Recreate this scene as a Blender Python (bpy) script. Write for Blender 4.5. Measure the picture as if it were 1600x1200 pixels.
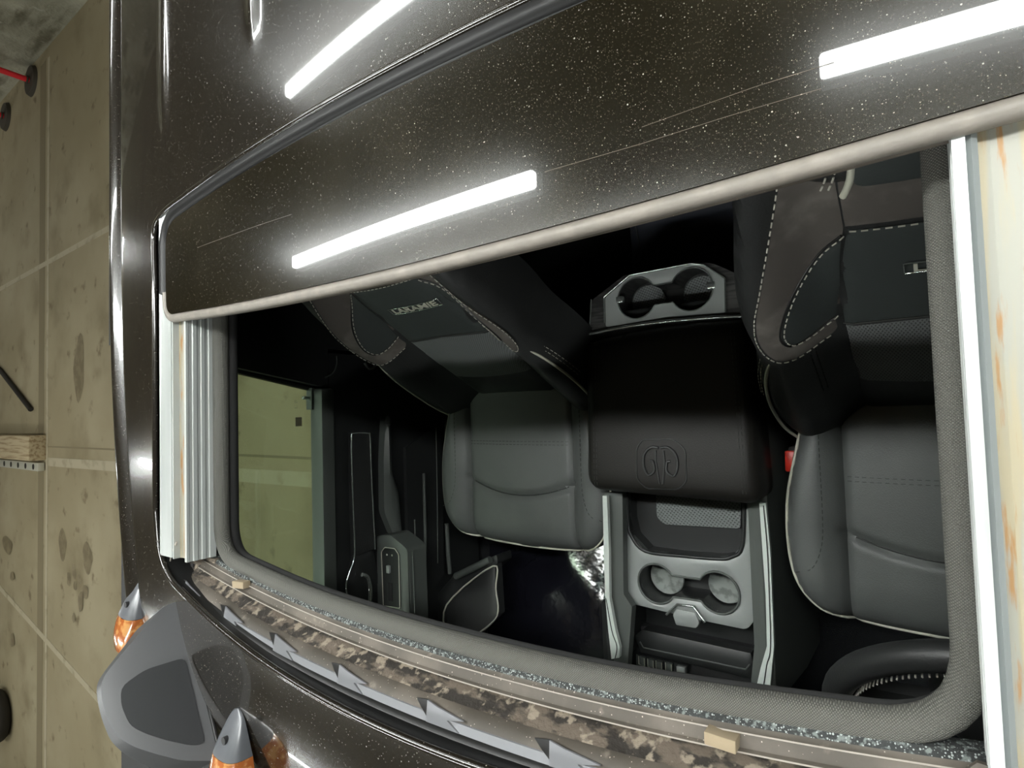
import bpy, bmesh, math, random
import numpy as np
from mathutils import Vector, Matrix
from mathutils.geometry import delaunay_2d_cdt
random.seed(7)
scn = bpy.context.scene
for o in list(bpy.data.objects): bpy.data.objects.remove(o)
COL = scn.collection

# ------------------------------------------------------------------ camera
F = 900.0; CAM = np.array([.39, 0, 2.32])
def nrm(v): v = np.array(v, float); return v/np.linalg.norm(v)
_a = nrm([-1240, 75, F]); _l = np.array([-617, -21000, 900.]); _l = nrm(_l-_a*np.dot(_l, _a))
ROT = np.array([-_a, _l, np.cross(-_a, _l)])
cam = bpy.data.cameras.new('camera'); co = bpy.data.objects.new('camera', cam); COL.objects.link(co)
cam.sensor_width = 36; cam.sensor_fit = 'HORIZONTAL'; cam.lens = 36*F/1600; cam.clip_start = .01; cam.clip_end = 100
cx, cy, cz = ROT@[1, 0, 0], ROT@[0, -1, 0], ROT@[0, 0, -1]
co.matrix_world = Matrix([[cx[i], cy[i], cz[i], CAM[i]] for i in range(3)]+[[0, 0, 0, 1]])
scn.camera = co
def _ray(p): return ROT@np.array([p[0]-800, p[1]-600, F])
def PZ(pts, z):      # places measured in the photo, as (x, y) on the level z
    r = []
    for p in pts:
        d = _ray(p); q = CAM+d*((z-CAM[2])/d[2]); r.append((q[0], q[1]))
    return r
def PX(pts, x):      # the same on an upright plane x = const, as (y, z)
    r = []
    for p in pts:
        d = _ray(p); q = CAM+d*((x-CAM[0])/d[0]); r.append((q[1], q[2]))
    return r

# ------------------------------------------------------------------ world, exposure
w = bpy.data.worlds.new('garage_air'); scn.world = w; w.use_nodes = True
w.node_tree.nodes['Background'].inputs[0].default_value = (.62, .68, .60, 1)
w.node_tree.nodes['Background'].inputs[1].default_value = .10
scn.view_settings.view_transform = 'Standard'; scn.view_settings.look = 'None'
scn.view_settings.gamma = 1; scn.view_settings.use_curve_mapping = False
scn.view_settings.exposure = 0.55
TUBE = 26.0          # strength of every ceiling tube

# ------------------------------------------------------------------ materials
def L(*c):
    c = [x/255 for x in c]
    return tuple([x/12.92 if x <= .04045 else ((x+.055)/1.055)**2.4 for x in c]+[1])
def mat(name, col, rough=.5, metal=0, coat=0, coat_r=.03, spec=.5, bump=None, mix=None, specks=None, emit=None, rmix=None):
    """mix = list of (colour, noise scale, low, high); specks = (colour, scale, radius); bump = (scale, strength, distance)"""
    m = bpy.data.materials.new(name); m.use_nodes = True; nt = m.node_tree; N = nt.nodes; K = nt.links
    b = N['Principled BSDF']; b.inputs['Base Color'].default_value = col
    b.inputs['Roughness'].default_value = rough; b.inputs['Metallic'].default_value = metal
    b.inputs['Specular IOR Level'].default_value = spec
    b.inputs['Coat Weight'].default_value = coat; b.inputs['Coat Roughness'].default_value = coat_r
    if emit: b.inputs['Emission Color'].default_value = emit[0]; b.inputs['Emission Strength'].default_value = emit[1]
    tc = N.new('ShaderNodeTexCoord'); src = None
    def ramp(sock, lo, hi):
        r = N.new('ShaderNodeMapRange'); r.inputs[1].default_value = lo; r.inputs[2].default_value = hi
        r.interpolation_type = 'SMOOTHSTEP'; K.new(sock, r.inputs[0]); return r.outputs[0]
    def mixc(a, bcol, fac):
        x = N.new('ShaderNodeMix'); x.data_type = 'RGBA'; K.new(fac, x.inputs[0])
        if a is None: x.inputs[6].default_value = col
        else: K.new(a, x.inputs[6])
        x.inputs[7].default_value = bcol; return x.outputs[2]
    for (c, sc, lo, hi) in (mix or []):
        n = N.new('ShaderNodeTexNoise'); n.inputs['Detail'].default_value = 6
        if isinstance(sc, tuple):
            mp = N.new('ShaderNodeMapping'); mp.inputs['Scale'].default_value = sc; K.new(tc.outputs['Object'], mp.inputs[0]); K.new(mp.outputs[0], n.inputs['Vector']); n.inputs['Scale'].default_value = 1
        else: K.new(tc.outputs['Object'], n.inputs['Vector']); n.inputs['Scale'].default_value = sc
        src = mixc(src, c, ramp(n.outputs['Fac'], lo, hi))
    for (c, sc, rad) in (specks or []):
        v = N.new('ShaderNodeTexVoronoi'); v.inputs['Scale'].default_value = sc; K.new(tc.outputs['Object'], v.inputs['Vector'])
        sp = N.new('ShaderNodeSeparateColor'); K.new(v.outputs['Color'], sp.inputs[0])
        k = N.new('ShaderNodeMath'); k.operation = 'MULTIPLY'; K.new(sp.outputs[0], k.inputs[0]); k.inputs[1].default_value = rad
        lt = N.new('ShaderNodeMath'); lt.operation = 'SUBTRACT'; K.new(k.outputs[0], lt.inputs[0]); K.new(v.outputs['Distance'], lt.inputs[1])
        src = mixc(src, c, ramp(lt.outputs[0], 0, rad*.25))
    if src: K.new(src, b.inputs['Base Color'])
    if rmix:
        n = N.new('ShaderNodeTexNoise'); n.inputs['Scale'].default_value = rmix[0]; n.inputs['Detail'].default_value = 5; K.new(tc.outputs['Object'], n.inputs['Vector'])
        r = N.new('ShaderNodeMapRange'); r.inputs[1].default_value = .35; r.inputs[2].default_value = .65
        r.inputs[3].default_value = rmix[1]; r.inputs[4].default_value = rmix[2]; K.new(n.outputs['Fac'], r.inputs[0]); K.new(r.outputs[0], b.inputs['Roughness'])
    if bump:
        kind = bump[3] if len(bump) > 3 else 'noise'
        if kind == 'noise': n = N.new('ShaderNodeTexNoise'); out = 'Fac'; n.inputs['Detail'].default_value = 3
        elif kind == 'voronoi': n = N.new('ShaderNodeTexVoronoi'); out = 'Distance'
        n.inputs['Scale'].default_value = bump[0]; K.new(tc.outputs['Object'], n.inputs['Vector'])
        bp = N.new('ShaderNodeBump'); bp.inputs['Strength'].default_value = bump[1]; bp.inputs['Distance'].default_value = bump[2]
        K.new(n.outputs[out], bp.inputs['Height']); K.new(bp.outputs[0], b.inputs['Normal'])
    return m
def weave(name, c1, c2, s, axes=(1, 1, 1), rough=.8, dist=.001, rot=(0, 0, 0)):
    """woven cloth or perforated hide: two crossed waves"""
    m = mat(name, c1, rough); nt = m.node_tree; N = nt.nodes; K = nt.links; b = N['Principled BSDF']
    tc = N.new('ShaderNodeTexCoord'); mp = N.new('ShaderNodeMapping'); mp.inputs['Rotation'].default_value = rot; mp.inputs['Scale'].default_value = axes
    K.new(tc.outputs['Object'], mp.inputs[0]); outs = []
    for d in ('X', 'Y'):
        wv = N.new('ShaderNodeTexWave'); wv.wave_type = 'BANDS'; wv.bands_direction = d; wv.inputs['Scale'].default_value = s; wv.inputs['Distortion'].default_value = .4
        K.new(mp.outputs[0], wv.inputs['Vector']); outs.append(wv.outputs['Fac'])
    mu = N.new('ShaderNodeMath'); mu.operation = 'MULTIPLY'; K.new(outs[0], mu.inputs[0]); K.new(outs[1], mu.inputs[1])
    x = N.new('ShaderNodeMix'); x.data_type = 'RGBA'; K.new(mu.outputs[0], x.inputs[0]); x.inputs[6].default_value = c1; x.inputs[7].default_value = c2; K.new(x.outputs[2], b.inputs['Base Color'])
    bp = N.new('ShaderNodeBump'); bp.inputs['Strength'].default_value = .6; bp.inputs['Distance'].default_value = dist; K.new(mu.outputs[0], bp.inputs['Height']); K.new(bp.outputs[0], b.inputs['Normal'])
    return m
M = {}
M['paint'] = mat('black_metallic_paint', (.0085, .0070, .0052, 1), .20, .0, .8, .03, spec=.30, bump=(260, .02, .0005),
                 mix=[((.010, .0082, .0062, 1), 3, .4, .7)], specks=[((.22, .21, .18, 1), 110, .09), ((.26, .25, .22, 1), 200, .14), ((.20, .185, .16, 1), 380, .20), ((.035, .032, .026, 1), 800, .24)])
M['glass_top'] = mat('dusty_tinted_glass', (.0055, .0045, .0024, 1), .17, 0, .7, .012, spec=.30,
                 mix=[((.016, .0135, .0090, 1), 6, .42, .75)], specks=[((.24, .23, .20, 1), 160, .11), ((.17, .16, .135, 1), 440, .20), ((.042, .036, .025, 1), 900, .34)])
M['rubber'] = mat('black_rubber', (.012, .012, .012, 1), .35)
M['gasket'] = mat('matte_black_gasket', (.006, .006, .006, 1), .42, spec=.2)
M['matte_black'] = mat('matte_black', (.010, .010, .011, 1), .7)
M['seal'] = mat('dusty_grey_seal', L(104, 99, 92), .5, mix=[(L(116, 110, 102), 60, .4, .75)], bump=(300, .3, .001))
M['rail_white'] = mat('anodised_white_aluminium', L(172, 176, 174), .38, .35, mix=[(L(148, 152, 150), (20, 2, 20), .45, .8)])
M['rail_grey'] = mat('grey_aluminium', L(150, 156, 156), .35, .5)
M['rust'] = mat('rust_stained_grease', L(128, 127, 118), .5, .1, mix=[(L(136, 128, 106), (160, 9, 60), .44, .62), (L(132, 100, 62), (210, 22, 30), .55, .66)])
M['trimcloth'] = weave('woven_grey_trim', L(62, 62, 58), L(108, 107, 100), 260, rough=.85, dist=.0012, rot=(0, 0, .78))
M['tray'] = mat('dusty_brown_tray', L(62, 57, 50), .6, mix=[(L(88, 81, 73), 14, .4, .7), (L(112, 104, 94), 60, .62, .8)], specks=[(L(150, 142, 130), 300, .2)])
M['felt'] = mat('speckled_felt', L(40, 42, 42), .95, specks=[(L(140, 146, 144), 700, .5)], mix=[(L(100, 106, 104), 300, .5, .65)], bump=(400, .8, .002))
M['trough'] = mat('dirty_trough', L(34, 29, 24), .8, mix=[(L(86, 77, 67), (40, 120, 60), .44, .56), (L(128, 118, 104), (90, 140, 60), .54, .64)], bump=(120, .7, .003))
M['silver'] = mat('silver_deflector', L(122, 123, 127), .35, .3)
M['ridge'] = mat('bright_edge', L(158, 152, 143), .4)
M['foam'] = mat('tan_foam', L(128, 115, 94), .9, bump=(200, .3, .001))
M['lid'] = mat('dark_lid_leather', (.0125, .0115, .010, 1), .5, spec=.35, bump=(420, .22, .0006, 'voronoi'))
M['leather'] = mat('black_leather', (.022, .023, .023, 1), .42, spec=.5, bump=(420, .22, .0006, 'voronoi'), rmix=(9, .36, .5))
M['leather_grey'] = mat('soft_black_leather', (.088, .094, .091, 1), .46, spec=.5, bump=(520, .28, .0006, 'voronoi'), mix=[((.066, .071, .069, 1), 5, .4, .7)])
M['suede'] = mat('charcoal_suede', (.085, .077, .070, 1), .95, spec=.15, mix=[((.13, .12, .108, 1), 22, .45, .7)], bump=(160, .2, .001))
M['panel'] = mat('dark_panel_leather', (.032, .038, .037, 1), .6, bump=(420, .2, .0005, 'voronoi'))
M['perf'] = weave('perforated_leather', (.14, .15, .148, 1), (.030, .030, .030, 1), 105, rough=.5, rot=(0, 0, .78))
M['piping'] = mat('pale_grey_piping', L(176, 176, 162), .5)
M['thread'] = mat('pale_thread', L(165, 163, 152), .8)
M['dthread'] = mat('dark_thread', (.035, .036, .034, 1), .8)
M['chrome'] = mat('satin_chrome', L(205, 212, 208), .22, .9)
M['strip'] = mat('bright_strip', L(205, 214, 208), .3, .15)
M['plastic'] = mat('dark_plastic', (.018, .0195, .0195, 1), .45)
M['satin'] = mat('satin_grey_console', (.29, .31, .30, 1), .42, .2, bump=(600, .1, .0003))
M['sideplastic'] = mat('grey_green_plastic', (.075, .084, .078, 1), .5)
M['wood'] = mat('brushed_dark_trim', (.075, .075, .072, 1), .4, .2, mix=[((.030, .030, .030, 1), (20, 260, 20), .4, .6)])
M['carpet'] = mat('black_carpet', (.008, .009, .011, 1), 1, bump=(500, .8, .002))
M['headliner'] = mat('black_headliner', (.012, .012, .012, 1), .95)
M['red'] = mat('red_plastic', (.62, .03, .015, 1), .35)
M['film'] = mat('clear_plastic_film', (.008, .008, .012, 1), .11, spec=.5, coat=0, bump=(18, .16, .008))
M['lens'] = mat('amber_lens', (.26, .075, .018, 1), .2, coat=1, emit=None, mix=[((.40, .20, .07, 1), 90, .45, .6)])
M['lampgrey'] = mat('grey_lamp_housing', L(80, 82, 86), .32, .1, coat=.4, coat_r=.2)
M['fin'] = mat('faded_grey_plastic', L(58, 59, 61), .5, .0, coat=.1, coat_r=.25)
M['findark'] = mat('dark_inset_plastic', L(28, 29, 31), .6, coat=0, spec=.3)
M['sticker'] = mat('pale_sticker', L(120, 116, 92), .6)
M['ink'] = mat('dark_ink', L(50, 48, 36), .6)
M['concrete'] = mat('garage_concrete', L(150, 138, 108), .75, bump=(60, .15, .004),
        mix=[(L(165, 154, 125), .7, .35, .7), (L(130, 118, 89), 1.6, .48, .8), (L(116, 103, 76), 4.5, .60, .75)])
M['concrete_wall'] = mat('rough_board_concrete', L(140, 138, 120), .85, mix=[(L(170, 167, 148), 1.4, .4, .6), (L(100, 96, 78), (1.2, 3, 5), .5, .68), (L(168, 166, 152), 7, .62, .75)], bump=(7, .8, .06))
M['ceiling'] = mat('ceiling_concrete', L(100, 90, 70), .85, mix=[(L(80, 71, 54), 1.2, .4, .7)], bump=(10, .3, .02))
M['line'] = mat('pale_floor_paint', L(176, 166, 140), .7, mix=[(L(155, 144, 117), 6, .5, .7)])
M['joint'] = mat('dark_joint', L(128, 117, 90), .8)
M['redpaint'] = mat('red_paint', (.70, .02, .03, 1), .4)
M['blackbase'] = mat('black_base', L(58, 52, 40), .7)
M['timber'] = mat('weathered_timber', L(176, 160, 128), .8, mix=[(L(140, 120, 88), (2, 30, 30), .45, .65)])
M['steel'] = mat('pale_steel', L(196, 194, 178), .4, .3)
M['tyre'] = mat('tyre_rubber', L(34, 30, 22), .8)
M['tube_bright'] = mat('bright_lit_tube', (1, 1, 1, 1), .5, emit=((.97, 1.0, .97, 1), TUBE*1.9))
M['tube'] = mat('lit_tube', (1, 1, 1, 1), .5, emit=((.97, 1.0, .97, 1), TUBE))
def glass_mat(name, tint, refl=.06):
    m = bpy.data.materials.new(name); m.use_nodes = True; nt = m.node_tree; nt.nodes.clear()
    o = nt.nodes.new('ShaderNodeOutputMaterial'); t = nt.nodes.new('ShaderNodeBsdfTransparent'); g = nt.nodes.new('ShaderNodeBsdfGlossy'); x = nt.nodes.new('ShaderNodeMixShader')
    t.inputs[0].default_value = tint; g.inputs['Roughness'].default_value = .02; x.inputs[0].default_value = refl
    nt.links.new(t.outputs[0], x.inputs[1]); nt.links.new(g.outputs[0], x.inputs[2]); nt.links.new(x.outputs[0], o.inputs[0]); return m
M['window'] = glass_mat('green_tinted_window', (.68, .76, .67, 1), .04)
M['tint'] = glass_mat('dark_tinted_window', (.10, .12, .11, 1), .05)

# ------------------------------------------------------------------ helpers
def link(name, bm, m, parent=None, smooth=35):
    me = bpy.data.meshes.new(name); bmesh.ops.recalc_face_normals(bm, faces=bm.faces); bm.to_mesh(me); bm.free()
    me.materials.append(M[m] if isinstance(m, str) else m)
    if smooth: me.shade_smooth(); me.set_sharp_from_angle(angle=math.radians(smooth))
    o = bpy.data.objects.new(name, me); COL.objects.link(o)
    if parent: o.parent = parent
    return o
def thing(name, label, cat, loc=(0, 0, 0), group=None):
    o = bpy.data.objects.new(name, None); COL.objects.link(o); o.location = loc; o.empty_display_size = .05
    return tag(o, label, cat, group)
def tag(o, label, cat, group=None):
    o['label'] = label; o['category'] = cat
    if group: o['group'] = group
    return o
def struct(o): o['kind'] = 'structure'; return o
def look(o, label): o['label'] = label; return o
def addbox(bm, c, s, bev=0, seg=2, rot=None):
    r = bmesh.ops.create_cube(bm, size=1); vs = r['verts']
    bmesh.ops.scale(bm, vec=s, verts=vs)
    if bev:
        es = list({e for v in vs for e in v.link_edges})
        rb = bmesh.ops.bevel(bm, geom=es, offset=bev, segments=seg, affect='EDGES', profile=.5)
        vs = list({v for f in rb['faces'] for v in f.verts} | {v for v in vs if v.is_valid})
    if rot is not None: bmesh.ops.rotate(bm, matrix=rot, verts=vs, cent=(0, 0, 0))
    bmesh.ops.translate(bm, vec=c, verts=vs)
def box(name, c, s, m, parent=None, bev=0, rot=None, seg=2):
    bm = bmesh.new(); addbox(bm, c, s, bev, seg, rot); return link(name, bm, m, parent)
def densify(pts, step, closed=False):
    P = [Vector(p) for p in pts]; out = []; n = len(P)
    for i in range(n if closed else n-1):
        a, b = P[i], P[(i+1) % n]; k = max(1, int(math.ceil((b-a).length/step)))
        for j in range(k): out.append(a.lerp(b, j/k))
    if not closed: out.append(P[-1])
    return out
def smooth_path(pts, closed=False, sub=6):
    """Catmull-Rom through the points"""
    P = [Vector(p) for p in pts]; n = len(P); out = []
    rng = n if closed else n-1
    for i in range(rng):
        if closed: a, b, c, d = P[i-1], P[i], P[(i+1) % n], P[(i+2) % n]
        else: a, b, c, d = P[max(i-1, 0)], P[i], P[i+1], P[min(i+2, n-1)]
        for j in range(sub):
            t = j/sub
            out.append(.5*((2*b)+(c-a)*t+(2*a-5*b+4*c-d)*t*t+(3*b-a-3*c+d)*t**3))
    if not closed: out.append(P[-1])
    return out
def addtube(bm, pts, r, seg=8, closed=False, flat=1.0):
    P = [Vector(p) for p in pts]; P = [p for i, p in enumerate(P) if i == 0 or (p-P[i-1]).length > 1e-5]; n = len(P); rings = []
    if n < 2: return
    prev = None
    for i in range(n):
        a = P[(i-1) % n] if (closed or i) else P[i]; b = P[(i+1) % n] if (closed or i < n-1) else P[i]
        t = (b-a).normalized() if (b-a).length > 1e-9 else Vector((1, 0, 0))
        if prev is None:
            up = Vector((0, 0, 1)) if abs(t.z) < .9 else Vector((1, 0, 0)); u = t.cross(up).normalized()
        else: u = (prev-t*prev.dot(t)).normalized()
        prev = u; v = t.cross(u).normalized(); rr = r(i/(n-1)) if callable(r) else r
        rings.append([bm.verts.new(P[i]+u*math.cos(2*math.pi*k/seg)*rr+v*math.sin(2*math.pi*k/seg)*rr*flat) for k in range(seg)])
    for i in range(n if closed else n-1):
        A, B = rings[i], rings[(i+1) % n]
        for k in range(seg): bm.faces.new((A[k], A[(k+1) % seg], B[(k+1) % seg], B[k]))
    if not closed: bm.faces.new(rings[0][::-1]); bm.faces.new(rings[-1])
def tube(name, pts, r, m, parent=None, seg=8, closed=False):
    bm = bmesh.new(); addtube(bm, pts, r, seg, closed); return link(name, bm, m, parent, 60)
def stitch(name, pts, parent, m='thread', r=.0009, dash=.0055, gap=.0035, closed=False):
    P = densify(pts, .0009, closed); bm = bmesh.new(); i = 0; acc = 0; cur = []; on = True
    for a, b in zip(P[:-1], P[1:]):
        cur.append(a); acc += (b-a).length
        if on and acc > dash: addtube(bm, cur[::2]+[b], r, 5); on = False; acc = 0; cur = []
        elif not on and acc > gap: on = True; acc = 0; cur = []
    return link(name, bm, m, parent, 60)
def inside(poly, x, y):
    c = np.zeros(len(x), bool); n = len(poly)
    for i in range(n):
        x1, y1 = poly[i]; x2, y2 = poly[i-1]
        if y1 == y2: continue
        c ^= ((y1 > y) != (y2 > y)) & (x < (x2-x1)*(y-y1)/(y2-y1)+x1)
    return c
def bdist(poly, x, y):
    d = np.full(len(x), 1e9); n = len(poly)
    for i in range(n):
        a = np.array(poly[i]); b = np.array(poly[(i+1) % n]); ab = b-a; q = ab@ab
        if q < 1e-14: continue
        t = np.clip(((x-a[0])*ab[0]+(y-a[1])*ab[1])/q, 0, 1)
        d = np.minimum(d, np.hypot(x-a[0]-t*ab[0], y-a[1]-t*ab[1]))
    return d
def flatmap(z0, axis='z', sgn=1):
    if axis == 'z': return lambda x, y, o: (x, y, z0+o)
    if axis == 'x': return lambda y, z, o: (z0+o*sgn, y, z)
    if axis == 'y': return lambda x, z, o: (x, z0+o*sgn, z)
def addpuff(bm, outline, fn, step=.01, thick=.01, ew=0, eh=0, holes=()):
    """a solid pad: outline (2-D) filled with a fine mesh, laid on the surface fn(u, v, offset), rounded at the rim"""
    loops = [outline]+list(holes); B = []; E = []
    for lp in loops:
        d = [(p.x, p.y) for p in densify([Vector((p[0], p[1])) for p in lp], step, True)]
        s = len(B); B += d; E += [(s+i, s+(i+1) % len(d)) for i in range(len(d))]
    xs = [p[0] for p in B]; ys = [p[1] for p in B]
    gx, gy = np.meshgrid(np.arange(min(xs)+step/2, max(xs), step), np.arange(min(ys)+step/2, max(ys), step)); gx = gx.ravel(); gy = gy.ravel()
    keep = inside([tuple(p) for p in outline], gx, gy)
    for h in holes: keep &= ~inside([tuple(p) for p in h], gx, gy)
    gx, gy = gx[keep], gy[keep]
    dist = np.full(len(gx), 1e9)
    for lp in loops: dist = np.minimum(dist, bdist([(p[0], p[1]) for p in lp], gx, gy)) if len(gx) else dist
    k = dist > step*.45; gx, gy = gx[k], gy[k]
    V = [Vector(p) for p in B]+[Vector((a, b)) for a, b in zip(gx, gy)]
    cv, ce, cf, *_ = delaunay_2d_cdt(V, E, [], 0, 1e-7)
    X = np.array([v.x for v in cv]); Y = np.array([v.y for v in cv])
    D = np.full(len(X), 1e9)
    for lp in loops: D = np.minimum(D, bdist([(p[0], p[1]) for p in lp], X, Y))
    cen = [(sum(cv[i].x for i in f)/len(f), sum(cv[i].y for i in f)/len(f)) for f in cf]
    fx = np.array([c[0] for c in cen]); fy = np.array([c[1] for c in cen])
    ok = inside([tuple(p) for p in outline], fx, fy)
    for h in holes: ok &= ~inside([tuple(p) for p in h], fx, fy)
    top = []; bot = []
    for x, y, d in zip(X, Y, D):
        o = 0
        if ew and d < ew: q = 1-d/ew; o = -eh*(1-math.sqrt(max(0, 1-q*q)))
        top.append(bm.verts.new(fn(x, y, o))); bot.append(bm.verts.new(fn(x, y, -thick-eh)))
    cnt = {}
    for f, g in zip(cf, ok):
        if not g: continue
        try: bm.faces.new([top[i] for i in f]); bm.faces.new([bot[i] for i in reversed(f)])
        except ValueError: continue
        for i in range(len(f)):
            a, b = f[i], f[(i+1) % len(f)]; key = (min(a, b), max(a, b)); cnt.setdefault(key, []).append((a, b))
    for key, l in cnt.items():
        if len(l) == 1:
            a, b = l[0]
            try: bm.faces.new((top[b], top[a], bot[a], bot[b]))
            except ValueError: pass
    for v in top+bot:
        if not v.link_faces: bm.verts.remove(v)
def puff(name, outline, fn, m, parent=None, step=.01, thick=.01, ew=0, eh=0, holes=(), smooth=40):
    bm = bmesh.new(); addpuff(bm, outline, fn, step, thick, ew, eh, holes); return link(name, bm, m, parent, smooth)
def mirror(pts): return [(-p[0], p[1]) for p in pts]
def both(half):      # half outline from top centre down the +s side -> closed symmetric outline
    return list(half)+[(-p[0], p[1]) for p in reversed(half) if abs(p[0]) > 1e-6]
def extrude_y(bm, prof, y0, y1):
    A = [bm.verts.new((x, y0, z)) for x, z in prof]; B = [bm.verts.new((x, y1, z)) for x, z in prof]; n = len(prof)
    for i in range(n): bm.faces.new((A[i], A[(i+1) % n], B[(i+1) % n], B[i]))
    bm.faces.new(A[::-1]); bm.faces.new(B)
def sweep_x(name, prof, curve, x0, x1, m, parent, n=60, crown=lambda x: 0):
    """profile of (y, z) pushed along x; curve(x) shifts y, crown(x) shifts z"""
    bm = bmesh.new(); R = []
    for i in range(n+1):
        x = x0+(x1-x0)*i/n; R.append([bm.verts.new((x, y+curve(x), z+crown(x))) for y, z in prof])
    k = len(prof)
    for a, b in zip(R[:-1], R[1:]):
        for j in range(k): bm.faces.new((a[j], a[(j+1) % k], b[(j+1) % k], b[j]))
    bm.faces.new(R[0][::-1]); bm.faces.new(R[-1])
    return link(name, bm, m, parent)
def text_mesh(name, txt, size, m, parent, fn, depth=.0006, bold=0):
    cu = bpy.data.curves.new(name, 'FONT'); cu.body = txt; cu.size = size; cu.extrude = depth; cu.offset = bold; cu.align_x = 'CENTER'; cu.align_y = 'CENTER'
    t = bpy.data.objects.new(name, cu); COL.objects.link(t); dg = bpy.context.evaluated_depsgraph_get()
    me = bpy.data.meshes.new_from_object(t.evaluated_get(dg)); bpy.data.objects.remove(t)
    for v in me.vertices: v.co = Vector(fn(v.co.x, v.co.y, v.co.z))
    me.materials.clear(); me.materials.append(M[m]); o = bpy.data.objects.new(name, me); COL.objects.link(o); o.parent = parent; return o
def rrect(x0, x1, y0, y1, r, n=5):
    out = []
    for cx_, cy_, a0 in ((x1-r, y1-r, 0), (x0+r, y1-r, 90), (x0+r, y0+r, 180), (x1-r, y0+r, 270)):
        for i in range(n+1):
            a = math.radians(a0+90*i/n); out.append((cx_+r*math.cos(a), cy_+r*math.sin(a)))
    return out
def round_poly(pts, r, n=4):
    out = []; P = [Vector((p[0], p[1])) for p in pts]; k = len(P)
    for i in range(k):
        a, b, c = P[i-1], P[i], P[(i+1) % k]; rr = r[i] if isinstance(r, (list, tuple)) else r
        da = min(rr, (a-b).length*.45); dc = min(rr, (c-b).length*.45)
        p = b+(a-b).normalized()*da; q = b+(c-b).normalized()*dc
        for j in range(n+1):
            t = j/n; v = p*(1-t)**2+b*2*t*(1-t)+q*t*t; out.append((v.x, v.y))
    return out
def crown(x): return -.045*(x/.75)**2

# ------------------------------------------------------------------ the garage
FL = struct(box('floor', (-5, 0, -.1), (22, 22, .2), 'concrete'))
struct(box('ceiling', (-5, 0, 3.72), (22, 22, .2), 'ceiling'))
struct(box('wall_rear', (-5, 4.9, 1.8), (22, .5, 3.7), 'concrete_wall'))
struct(box('wall_left', (-14, 0, 1.8), (.4, 22, 3.7), 'concrete_wall'))
struct(box('wall_right', (6, 0, 1.8), (.4, 22, 3.7), 'concrete_wall'))
struct(box('wall_front', (-5, -9, 1.8), (22, .4, 3.7), 'concrete_wall'))
for n, (a, b, wd) in enumerate((((-13.5, 1.86), (-1.2, 2.05), .06), ((-8.15, -.47), (-1.2, -.42), .10), ((-13.5, -1.70), (-1.2, -3.72), .07))):
    d = Vector((b[0]-a[0], b[1]-a[1], 0)); c = ((a[0]+b[0])/2, (a[1]+b[1])/2, .002)
    box('painted_line', c, (d.length, wd, .004), 'line', FL, rot=Matrix.Rotation(math.atan2(d.y, d.x), 3, 'Z'))
box('painted_line', (-8.2, -1.5, .002), (.07, 12, .005), 'line', FL)
box('expansion_joint', (-8.42, -2.5, .001), (.20, 14, .003), 'joint', FL)
box('expansion_joint', (-4.7, -.29, .001), (7, .018, .003), 'joint', FL)
def stain(pts, z=.0015):
    bm = bmesh.new()
    for (x, y, rx, ry) in pts:
        z += .0004
        vs = [bm.verts.new((x+rx*math.cos(a)*(1+.15*math.sin(3*a+x*9)), y+ry*math.sin(a)*(1+.2*math.cos(2*a+y*7)), z)) for a in [2*math.pi*i/18 for i in range(18)]]; bm.faces.new(vs)
    return link('oil_stain', bm, 'stainm', FL, None)
M['stainm'] = mat('old_oil_stain', L(130, 118, 90), .6, mix=[(L(116, 104, 78), 9, .4, .6)])
q = PZ([(98, 851), (137, 872), (116, 893), (125, 905), (108, 905), (134, 925), (118, 915), (116, 965), (138, 885), (12, 852), (20, 1000), (127, 940), (20, 900)], 0)
stain([(x, y, rx, ry) for (x, y), (rx, ry) in zip(q, ((.13, .16), (.14, .15), (.07, .08), (.06, .06), (.06, .09), (.08, .09), (.05, .06), (.05, .05), (.06, .05), (.22, .12), (.10, .10), (.07, .12), (.1, .06)))])
q = PZ([(124, 575)], 0); stain([(q[0][0], q[0][1], .16, .34)], .0016)

def stanchion(x, y, label):
    t = thing('stanchion_post', label, 'post', (x, y, 0), 'red posts by the rear wall')
    bm = bmesh.new(); bmesh.ops.create_cone(bm, cap_ends=True, segments=32, radius1=.20, radius2=.18, depth=.04); bmesh.ops.translate(bm, vec=(0, 0, .02), verts=bm.verts); link('base', bm, 'blackbase', t)
    bm = bmesh.new(); bmesh.ops.create_cone(bm, cap_ends=True, segments=20, radius1=.035, radius2=.035, depth=1.1); bmesh.ops.translate(bm, vec=(0, 0, .59), verts=bm.verts); link('pole', bm, 'redpaint', t)
    tube('collar', [(.04*math.cos(a), .04*math.sin(a), .06) for a in [i*math.pi/8 for i in range(16)]], .012, 'blackbase', t, closed=True)
(x, y), = PZ([(48, 126)], 0.02); stanchion(x, y, 'upper red post on a round dark base by the rough wall')
(x, y), = PZ([(8, 182)], 0.02); stanchion(x, y, 'lower red post at the left edge of the photo, cut by the frame')
b = thing('timber_beam', 'pale weathered timber beam lying across the floor at the left edge', 'beam', (-9.3, -.30, 0))
box('beam', (0, 0, .085), (2.15, .30, .17), 'timber', b, .012)
b = thing('steel_rail', 'pale perforated steel rail lying along the timber beam', 'rail', (-9.3, -.53, 0))
box('rail', (0, 0, .045), (2.1, .10, .07), 'steel', b, .006)
for i in range(7): 
    bm = bmesh.new(); bmesh.ops.create_cone(bm, cap_ends=True, segments=20, radius1=.035, radius2=.035, depth=.004); bmesh.ops.translate(bm, vec=(-.9+i*.3, 0, .081), verts=bm.verts); look(link('hole', bm, 'tyre', b), 'dark round hole')
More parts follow.
